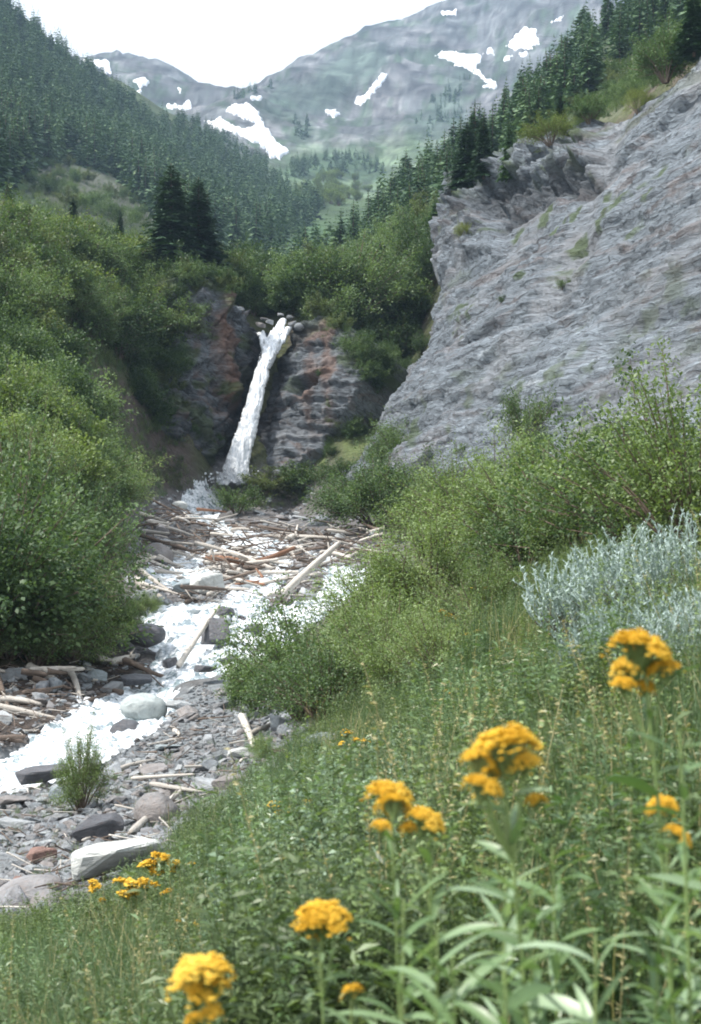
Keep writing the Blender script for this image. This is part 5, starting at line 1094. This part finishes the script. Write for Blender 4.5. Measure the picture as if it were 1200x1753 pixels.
# sparse plants invading bank, gully, cliff foot and hillside
gc = []
for poly, n, a, b, s0, s1 in (([(-20, 560), (300, 640), (330, 835), (250, 860), (-20, 900)], 900, 45, 120, .9, 2.2), ([(-20, 350), (450, 460), (450, 540), (310, 480), (300, 640), (-20, 600)], 900, 60, 140, 1.2, 2.6), ([(540, 790), (640, 700), (720, 560), (640, 580), (600, 700), (520, 790)], 420, 95, 135, .9, 2.0), ([(380, 830), (600, 800), (1070, 800), (1060, 900), (700, 900), (560, 860), (420, 880)], 900, 40, 112, .8, 1.8), ([(200, 1000), (300, 1050), (290, 1075), (200, 1100)], 60, 35, 60, .5, .9), ([(900, 280), (1000, 225), (1100, 165), (1210, 100), (1210, 30), (1060, 90), (960, 180)], 900, 80, 180, 1.0, 2.4), ([(0, 330), (60, 280), (180, 300), (280, 370), (260, 420), (0, 400)], 500, 140, 520, 2.0, 4.5), ([(0, 1340), (500, 1250), (440, 1330), (280, 1480), (0, 1560)], 110, 12, 40, .2, .5), ([(540, 1215), (560, 1290), (480, 1345), (400, 1420), (330, 1530), (200, 1650), (0, 1700), (0, 1600), (160, 1575), (270, 1490), (330, 1400), (430, 1325), (500, 1270)], 900, 9, 30, .3, .8), ([(560, 1240), (700, 1100), (900, 980), (1200, 860), (1200, 1000), (900, 1150)], 500, 18, 45, .7, 1.3)):
    for h, x, y in sample_px(poly, n, a, b, 3, -.1): gc.append((h, rng.uniform(s0, s1)))
scatter('ground_cover', HB[:2] + [HB[5]] + TU[:2], [q[0] for q in gc], Rz(len(gc), .2), [q[1] for q in gc], rng.choice([0, 1, 2, 2, 1, 3], len(gc)), 'low green ground cover creeping over the banks and hillsides', 'ground cover')

# ---- sagebrush
def sage_mesh(seed, n=260, h=.9, w=.5):
    r = np.random.default_rng(seed); c, st = PM(), PM()
    for k in range(n):
        a = r.uniform(0, 6.28); q = math.sqrt(r.random()); out = np.array([math.cos(a), math.sin(a), 0]); hh = h * (1 - .35 * q) * r.uniform(.62, 1.1); b = out * q * w * .35
        t = np.linspace(0, 1, 9)[:, None]; top = b + out * q * w * .75 + [0, 0, hh]; mid = b + out * q * w * .8 + [0, 0, hh * .35]; p = (1 - t) ** 2 * b + 2 * t * (1 - t) * mid + t ** 2 * top
        nod = r.normal(size=2) * .05; p[-1] += [nod[0], nod[1], -.012]; p[-2] += [nod[0] * .4, nod[1] * .4, .01]
        st.tube(p[:6], .006, .003, 4, .5); c.tube(p[4:], .0035, .0025, 4, r.uniform(.4, .9))
        m_ = 60; u = r.uniform(.30, 1, m_); P = np.stack([np.interp(u, t[:, 0], p[:, i]) for i in range(3)], 1); an = r.uniform(0, 6.28, m_); d = np.stack([np.cos(an) * .55, np.sin(an) * .55, r.uniform(.5, 1.1, m_)], 1)
        c.add(*leafset(P + d * .014, d, .042, .24, r, 0, dirs=d, tint=np.clip(r.uniform(.1, .9) + r.normal(size=m_) * .15, 0, 1)))
    for k in range(60):
        a = r.uniform(0, 6.28); q = r.random(); p0 = np.array([r.normal() * .04, r.normal() * .04, 0]); p1 = np.array([math.cos(a) * w * q * .8, math.sin(a) * w * q * .8, h * .5 * r.random()]); st.tube([p0, (p0 + p1) / 2 + r.normal(size=3) * .03, p1], .006, .002, 4)
    return c.mesh('sage_foliage', M['sage']), st.mesh('sage_stems', M['bark'])
SAGE = Kind('sagebrush', [sage_mesh(1), sage_mesh(2, 210, .95, .55), sage_mesh(3, 150, .8, .45)], ('foliage', 'stems'))
for px, py, tp_, v, lab in ((955, 1090, 905, 1, 'rounded silvery sagebrush furthest from the picture edge'), (1060, 1120, 880, 0, 'silvery sagebrush in the thick of the sagebrush group'), (1000, 1110, 868, 0, 'silvery sagebrush with nodding tips, first one beside the tall dry grass'), (1170, 1070, 850, 1, 'tall silvery sagebrush behind the others at the edge of the picture'), (1130, 1200, 960, 0, 'silvery sagebrush right behind the highest orange flower head'), (965, 1150, 950, 1, 'low silver sagebrush tuft at the foot of the first sagebrush'), (1235, 1190, 960, 0, 'silvery sagebrush half cut off by the edge of the picture'), (1060, 1190, 1030, 1, 'small silver tuft of sagebrush between brown seed heads')):
    h = hit(px, py, 5, 14)
    if h is not None: SAGE.put(h, (py - tp_) / F * h[1] / 1.0, lab, 'sagebrush', 'silvery sagebrush on the bank', v, squash=(1.25, 1))
# ---- tall dry grass clump
TG = [(tuft(40, M['grass'], 160, 1.0, .14, .0045, .28),), (tuft(41, M['straw'], 60, 1.0, .12, .0035, .34),)]
TGK = Kind('grass_clump', TG, ('blades',))
for px, py, tp_, v, lab in ((850, 1160, 990, 0, 'tall clump of green and brown grass standing beside the sagebrush'), (865, 1170, 1000, 1, 'dry straw stalks standing in the tall grass clump'), (900, 1150, 1020, 1, 'dry grass stalks leaning towards the sagebrush'), (690, 1290, 1190, 1, 'pale dry grass in the middle of the meadow'), (330, 1570, 1400, 0, 'tall green grass at the edge of the gravel bar beside the yellow flowers'), (395, 1500, 1370, 0, 'tall grass behind the small yellow flowers'), (235, 1700, 1560, 0, 'arching grass in the bottom corner of the meadow'), (450, 1600, 1470, 1, 'thin seed stalks in front of the blue green herbs'), (110, 1720, 1580, 0, 'arching grass by the lone yellow bloom')):
    h = hit(px, py, 3, 25)
    if h is not None: TGK.put(h, (py - tp_) / F * h[1], lab, 'grass clump', 'tall grass clumps', v)
# ---- flowers
def floret_mesh(seed, n, R_, flat, size, mat, tiers=1, name='flower_head'):
    """dense flat-topped cluster of tiny daisy heads, centred on its top"""
    r = np.random.default_rng(seed); c = PM(); st = PM(); bm = bmesh.new(); bmesh.ops.create_icosphere(bm, subdivisions=1, radius=1); v = np.array([x.co for x in bm.verts]); f = np.array([[y.index for y in x.verts] for x in bm.faces]); bm.free()
    cl_ = [(math.cos(k * 2.4) * math.sqrt((k + .5) / 13) * R_ * .82, math.sin(k * 2.4) * math.sqrt((k + .5) / 13) * R_ * .82) for k in range(13)]; tri = []
    tl = [r.uniform(.1, .9) for _ in cl_]; dz = [r.normal() * flat * .12 for _ in cl_]
    for k in range(n):
        q = r.integers(13); x, y = cl_[q][0] + r.normal() * R_ * .17, cl_[q][1] + r.normal() * R_ * .17; rr = math.hypot(x, y) / R_; lx = math.hypot(x - cl_[q][0], y - cl_[q][1])
        z = -flat * rr * rr + dz[q] - lx * lx * 14 + r.normal() * .0025; s_ = size * r.uniform(.75, 1.25)
        t = np.clip(tl[q] + r.normal() * .22, 0, 1); V = v * [s_, s_, s_ * .75] + [x, y, z]; tri.append((V, t))
        m_ = 6; a = np.arange(m_) * 6.283 / m_ + r.uniform(0, 1); d = np.stack([np.cos(a), np.sin(a), np.full(m_, r.uniform(-.2, .5))], 1); P = np.array([x, y, z]) + d * s_ * 1.3
        c.add(*leafset(P, d, s_ * 1.7, .5, r, 0, dirs=d, tint=np.full(m_, min(1, t + .15))))
        if k % 6 == 0: st.tube([[0, 0, -R_ * 1.5], [x * .5, y * .5, -R_ * .75], [x, y, z - s_ * .5]], .0016, .0007, 3, .4)
    fc = PM(); Vt = np.concatenate([V for V, _ in tri]); nV = len(v); Ft = (f[None] + (np.arange(len(tri)) * nV)[:, None, None]).reshape(-1, 3)
    Vq, Fq, Tq = np.vstack(c.V), np.vstack(c.F), np.concatenate(c.T); V = np.vstack([Vq, Vt]); T_ = np.concatenate([Tq, np.repeat([t for _, t in tri], nV)])
    return mesh_np(name, V, [Fq, Ft + len(Vq)], mat, {'tint': T_}), st.mesh('flower_stalks', M['rodstem'])
FH = [floret_mesh(i, 560, .048, .026, .0030, M['yellow']) for i in range(3)]
FS = [floret_mesh(10 + i, 60, .02, .006, .0034, M['yellow']) for i in range(3)]
YW = [floret_mesh(20 + i, 50, .035, .004, .004, M['white_flower']) for i in range(2)]
SDH = [floret_mesh(30 + i, 90, .03, .03, .0045, M['seed'], name='seed_head') for i in range(2)]
def stem_leaves(seed, pts, L0=.10, n=26, asp=.19, t0=.05, t1=.9):
    """long pointed leaves, curved, spiralling round a stem"""
    r = np.random.default_rng(seed); pts = np.asarray(pts, float); V, Fs, T, k0 = [], [], [], 0; tt = np.linspace(0, 1, len(pts))
    for k in range(n):
        u = t0 + (t1 - t0) * (k + r.uniform(-.3, .3)) / n; p = np.array([np.interp(u, tt, pts[:, i]) for i in range(3)]); a = k * 2.4 + r.normal() * .25; out = np.array([math.cos(a), math.sin(a), 0]); w_ = np.array([-out[1], out[0], 0.]); L_ = L0 * r.uniform(.7, 1.25) * (1 - .35 * u); e0 = r.uniform(.25, 1.05); cv = r.uniform(.1, .9); w_ = w_ * math.cos(.5) + np.array([0, 0, math.sin(r.normal() * .5)]); tn = r.uniform(.1, .95); q = p.copy(); m_ = 7
        for j in range(m_):
            s_ = j / (m_ - 1); wd = L_ * asp * .5 * (math.sin(math.pi * min(1, s_ * .9 + .1)) ** .8) * (1 - s_ * .25) + .0004; el = e0 - cv * s_; d = out * math.cos(el) + np.array([0, 0, math.sin(el)])
            nrm = np.array([0, 0, math.cos(el)]) - out * math.sin(el); V += [q - w_ * wd + nrm * wd * .35, q.copy(), q + w_ * wd + nrm * wd * .35]; T += [tn, min(1, tn + .1), tn]; q = q + d * L_ / (m_ - 1)
        for j in range(m_ - 1): b = k0 + 3 * j; Fs += [[b, b + 1, b + 4, b + 3], [b + 1, b + 2, b + 5, b + 4]]
        k0 += 3 * m_
    me = mesh_np('leaves', np.array(V), np.array(Fs), M['rodleaf'], {'tint': np.array(T)}, True); return me
def flower_plant(heads, D, base_px, label, seed, L0=.10, nl=30, kinds=FH, scale_to=None, stem_r=.0032, name='yellow_flower', cat='flower', group=None, leaves=True, hr=.06, lfrac=.96):
    """heads: (px, py, width px) of each flower cluster; the plant stands where its base column meets the ground"""
    r = np.random.default_rng(seed); X0, X1 = (base_px - 600) / F * D, 0; z0 = float(H(X0, D)); e = bpy.data.objects.new(name, None); COL.objects.link(e); e.location = (X0, D, z0); e.empty_display_size = .1
    tag(e, label, cat, group); tops = [W3(a, b, D + r.normal() * .02) - [X0, D, z0] for a, b, w in heads]; main = tops[0]
    t = np.linspace(0, 1, 12)[:, None]; ctl = np.array([main[0] * .35, main[1] * .3, main[2] * .6]); path = (1 - t) ** 2 * 0 + 2 * t * (1 - t) * ctl + t ** 2 * (main - [0, 0, .02]); c = PM(); c.tube(path, stem_r, stem_r * .55, 6, .4); link('stem', c.mesh('stem', M['rodstem']), e)
    if leaves: link('leaves', stem_leaves(seed, path, L0, nl, t1=lfrac), e)
    for k, ((a, b, w), tp_) in enumerate(zip(heads, tops)):
        R_ = 1.22 * w / F * D / 2; hm, sm = kinds[k % len(kinds)]; base_r = {id(FH): .058, id(FS): .026, id(YW): .042, id(SDH): .036}[id(kinds)]; s_ = R_ / base_r
        hd = link('seed_head' if kinds is SDH else 'flower_head', hm, e); hd.location = tp_; hd.scale = (s_, s_, s_); hd.rotation_euler = (r.normal() * .15 + .18, r.normal() * .15, r.uniform(0, 6)); link('flower_stalks', sm, hd)
        if k: 
            j = path[max(2, int(11 * np.clip(1 - (main[2] - tp_[2] + .1) / main[2], .2, .9)))]; c2 = PM(); q = tp_ - [0, 0, R_ * .8]; c2.tube([j, j * .4 + q * .6 - [0, 0, .012], q], stem_r * .6, stem_r * .35, 4, .4); link('side_stalk', c2.mesh('side_stalk', M['rodstem']), e)
    return e
GP = 'orange yellow flower heads close to the camera'
flower_plant([(1100, 1085, 104), (1075, 1125, 70), (1130, 1130, 60), (1070, 1160, 44), (1105, 1165, 40)], 2.25, 1185, 'highest orange flower head, in front of the silvery sagebrush, on a leafy stalk', 1, .13, 22, group=GP, stem_r=.0045)
flower_plant([(855, 1250, 122), (820, 1285, 60), (895, 1290, 62), (830, 1330, 66), (915, 1360, 40), (850, 1310, 50), (822, 1350, 34)], 2.0, 955, 'largest orange flower head, on a thick stalk of long silvery leaves', 2, .13, 40, group=GP, stem_r=.005, lfrac=.93)
flower_plant([(668, 1340, 80), (655, 1405, 36), (672, 1365, 60)], 2.35, 700, 'orange domed flower head beside the largest one', 3, .10, 30, group=GP)
flower_plant([(735, 1388, 66), (700, 1408, 36), (742, 1410, 34)], 2.35, 745, 'flat orange flower head between the domed one and the largest one', 4, .10, 30, group=GP)
flower_plant([(1138, 1366, 52), (1118, 1380, 26)], 2.3, 1165, 'small orange flower head low among long leaves under the highest one', 5, .12, 30, group=GP)
flower_plant([(1168, 1420, 52)], 2.2, 1200, 'small orange flower head nearest the edge of the picture', 6, .13, 26, group=GP)
flower_plant([(345, 1640, 104), (340, 1668, 88), (372, 1672, 44), (362, 1725, 40), (330, 1735, 36)], 1.95, 352, 'orange flower head lowest in the bottom corner, on a short stalk', 7, .09, 22, group=GP)
flower_plant([(550, 1550, 90), (530, 1575, 46), (575, 1572, 40), (545, 1600, 26)], 2.3, 560, 'flat orange flower head in front of the blue green herbs', 8, .09, 24, group=GP)
flower_plant([(601, 1686, 38)], 2.1, 610, 'single small round orange flower head near the bottom edge', 9, .08, 18, group=GP)
for k, (px, D) in enumerate(((1185, 1.95), (1240, 2.1), (905, 2.05), (850, 2.2), (1010, 1.9), (745, 1.95), (1090, 2.0), (680, 2.1), (790, 1.85), (960, 2.35), (1150, 2.3), (880, 1.75))):
    tops_ = [1250, 1480, 1520, 1500, 1600, 1590, 1560, 1540, 1640, 1450, 1480, 1660, 1580, 1470, 1660][k]; nb = ['tallest leafy stalk along the picture edge', 'leafy stalk cut off by the picture edge', 'leafy stalk close under the largest flower head', 'leafy stalk reaching left of the largest flower head', 'short leafy stalk between the two thick stalks', 'low stalk with broad silvery leaves pointing at the flat flower head', 'leafy stalk under the small low flower head', 'thin leafy stalk beneath the domed flower head', 'very low leafy stalk at the bottom edge beside the thick stalk', 'leafy stalk just behind the thick stalk of the largest flower', 'upright leafy stalk behind the picture edge stalk', 'lowest leafy stalk at the bottom edge, under the largest flower', 'leafy stalk half hidden behind others below the sagebrush', 'thin stalk with long leaves behind the leafy ones', 'low leaves at the bottom edge near the single small flower head'][k]
    r = np.random.default_rng(400 + k); X0 = (px - 600) / F * D; z0 = float(H(X0, D)); e = bpy.data.objects.new('leafy_plant', None); COL.objects.link(e); e.location = (X0, D, z0); tag(e, nb, 'plant', 'leafy stalks without flowers'); top = W3(px + r.normal() * 25, tops_, D) - [X0, D, z0]; t = np.linspace(0, 1, 10)[:, None]; path = 2 * t * (1 - t) * np.array([top[0] * .3, r.normal() * .03, top[2] * .55]) + t ** 2 * top; c = PM(); c.tube(path, .004, .002, 6, .4); link('stem', c.mesh('stem', M['rodstem']), e); link('leaves', stem_leaves(400 + k, path, .15, 40, .16, .1, 1.0), e)
rng = np.random.default_rng(5)
def cluster(px, py, w, n, label, kinds=FS, spread=(22, 10), leaves=True, name='yellow_flower', cat='flower', group=None, drop=110, D=None):
    h = hit(px, py + drop, 2.5, 60)
    if D is None: D = h[1] if h is not None else 6
    hs = [(px + rng.normal() * spread[0], py + rng.normal() * spread[1], w * rng.uniform(.7, 1.2)) for _ in range(n)]
    flower_plant(hs, D, px + rng.normal() * 6, label, int(px + py), .05, 16, kinds, name=name, cat=cat, group=group, leaves=leaves, stem_r=.002)
SG = 'small yellow flowers in the meadow'
for a in ((290, 1475, 22, 16, 'spray of small yellow flowers in front of the largest pale slab, nearest the grass'), (232, 1518, 22, 13, 'spray of small yellow flowers overlapping the largest pale slab'), (172, 1520, 16, 6, 'few small yellow flowers at the lower corner of the pale slab'), (480, 1385, 20, 10, 'yellow flowers above the blue green herbs'), (625, 1555, 16, 9, 'scattered small yellow flowers beside the flat orange head'), (490, 1645, 17, 7, 'tiny yellow flowers beside small white ones near the bottom'), (325, 1570, 12, 3, 'three tiny yellow flowers under the yellow sprays'), (455, 1722, 14, 3, 'tiny yellow flowers at the bottom edge'), (520, 1655, 10, 4, 'tiny yellow flowers right of the small white ones'), (612, 1600, 14, 3, 'tiny yellow flowers below the scattered ones'), (596, 1264, 17, 6, 'yellow flowers next to the blue grey slab')): cluster(*a, group=SG)
cluster(32, 1693, 17, 1, 'lone small yellow bloom in the bottom corner', group=SG, spread=(1, 1), drop=60)
for a in ((770, 1052, 14, 6, 'yellow flower tops among the willows nearest the water'), (815, 1080, 12, 4, 'yellow flowers below the pair at the tall grass'), (822, 1008, 14, 4, 'yellow flowers at the top of the tall dry grass'), (765, 1183, 10, 3, 'few yellow flowers in the middle of the meadow')): cluster(*a, group=SG, spread=(14, 4), drop=50)
YG = 'white yarrow dotted through the meadow'
for a in ((757, 1145, 13, 3, 'white yarrow nearest the willows'), (752, 1170, 14, 3, 'white yarrow in a loose row above the dry grass'), (872, 1135, 17, 3, 'white yarrow at the foot of the tall grass'), (905, 1128, 19, 4, 'densest white yarrow beside the low sagebrush'), (868, 1160, 14, 2, 'white yarrow just below the tall grass'), (640, 1262, 17, 3, 'white yarrow to the side of the yellow flowers by the slab'), (620, 1275, 14, 2, 'low white yarrow by the slab'), (520, 1620, 19, 2, 'white blossoms by the tiny yellow flowers'), (105, 1704, 19, 2, 'white blossom in the bottom corner near the lone yellow bloom'), (705, 1205, 15, 2, 'white yarrow in the open meadow')): cluster(*a, kinds=YW, name='white_yarrow', group=YG, spread=(12, 5), drop=60)
BG = 'dry brown seed heads'
for a in ((1052, 1028, 18, 3, 'brown seed heads sticking out of the sagebrush hollow'), (990, 1108, 18, 4, 'brown seed heads at the foot of the first sagebrush'), (1170, 1058, 18, 3, 'brown seed heads at the picture edge by the sagebrush'), (1150, 1160, 20, 4, 'brown seed heads right behind the highest flower head'), (1185, 1120, 20, 4, 'brown seed heads above the picture edge leaves'), (1170, 1190, 16, 4, 'lowest brown seed heads under the sagebrush')): cluster(*a, kinds=SDH, name='seed_stalk', cat='seed heads', group=BG, spread=(12, 12), drop=70)

# ================================================================ air
hz = bpy.data.materials.new('haze'); hz.use_nodes = True; hn = hz.node_tree.nodes; hn.remove(hn['Principled BSDF']); hv = hn.new('ShaderNodeVolumePrincipled')
hv.inputs['Color'].default_value = (.50, .72, 1.0, 1); hv.inputs['Density'].default_value = .00021; hv.inputs['Anisotropy'].default_value = .15; hz.node_tree.links.new(hv.outputs[0], hn['Material Output'].inputs['Volume'])
zmin, zmax = float(Za.min()) - 1.5, float(Za.max()) + 20; xm = float(np.abs(Xa).max()) + 20; y0_, y1_ = -40.0, 2760.0
bx = np.array([[a, b, c] for a in (-xm, xm) for b in (y0_, y1_) for c in (zmin, zmax)]); bf = np.array([[0, 1, 3, 2], [4, 6, 7, 5], [0, 4, 5, 1], [2, 3, 7, 6], [0, 2, 6, 4], [1, 5, 7, 3]])
tag(link('haze', mesh_np('haze', bx, bf, hz)), 'thin bluish summer haze filling the valley air', 'haze', kind='stuff')
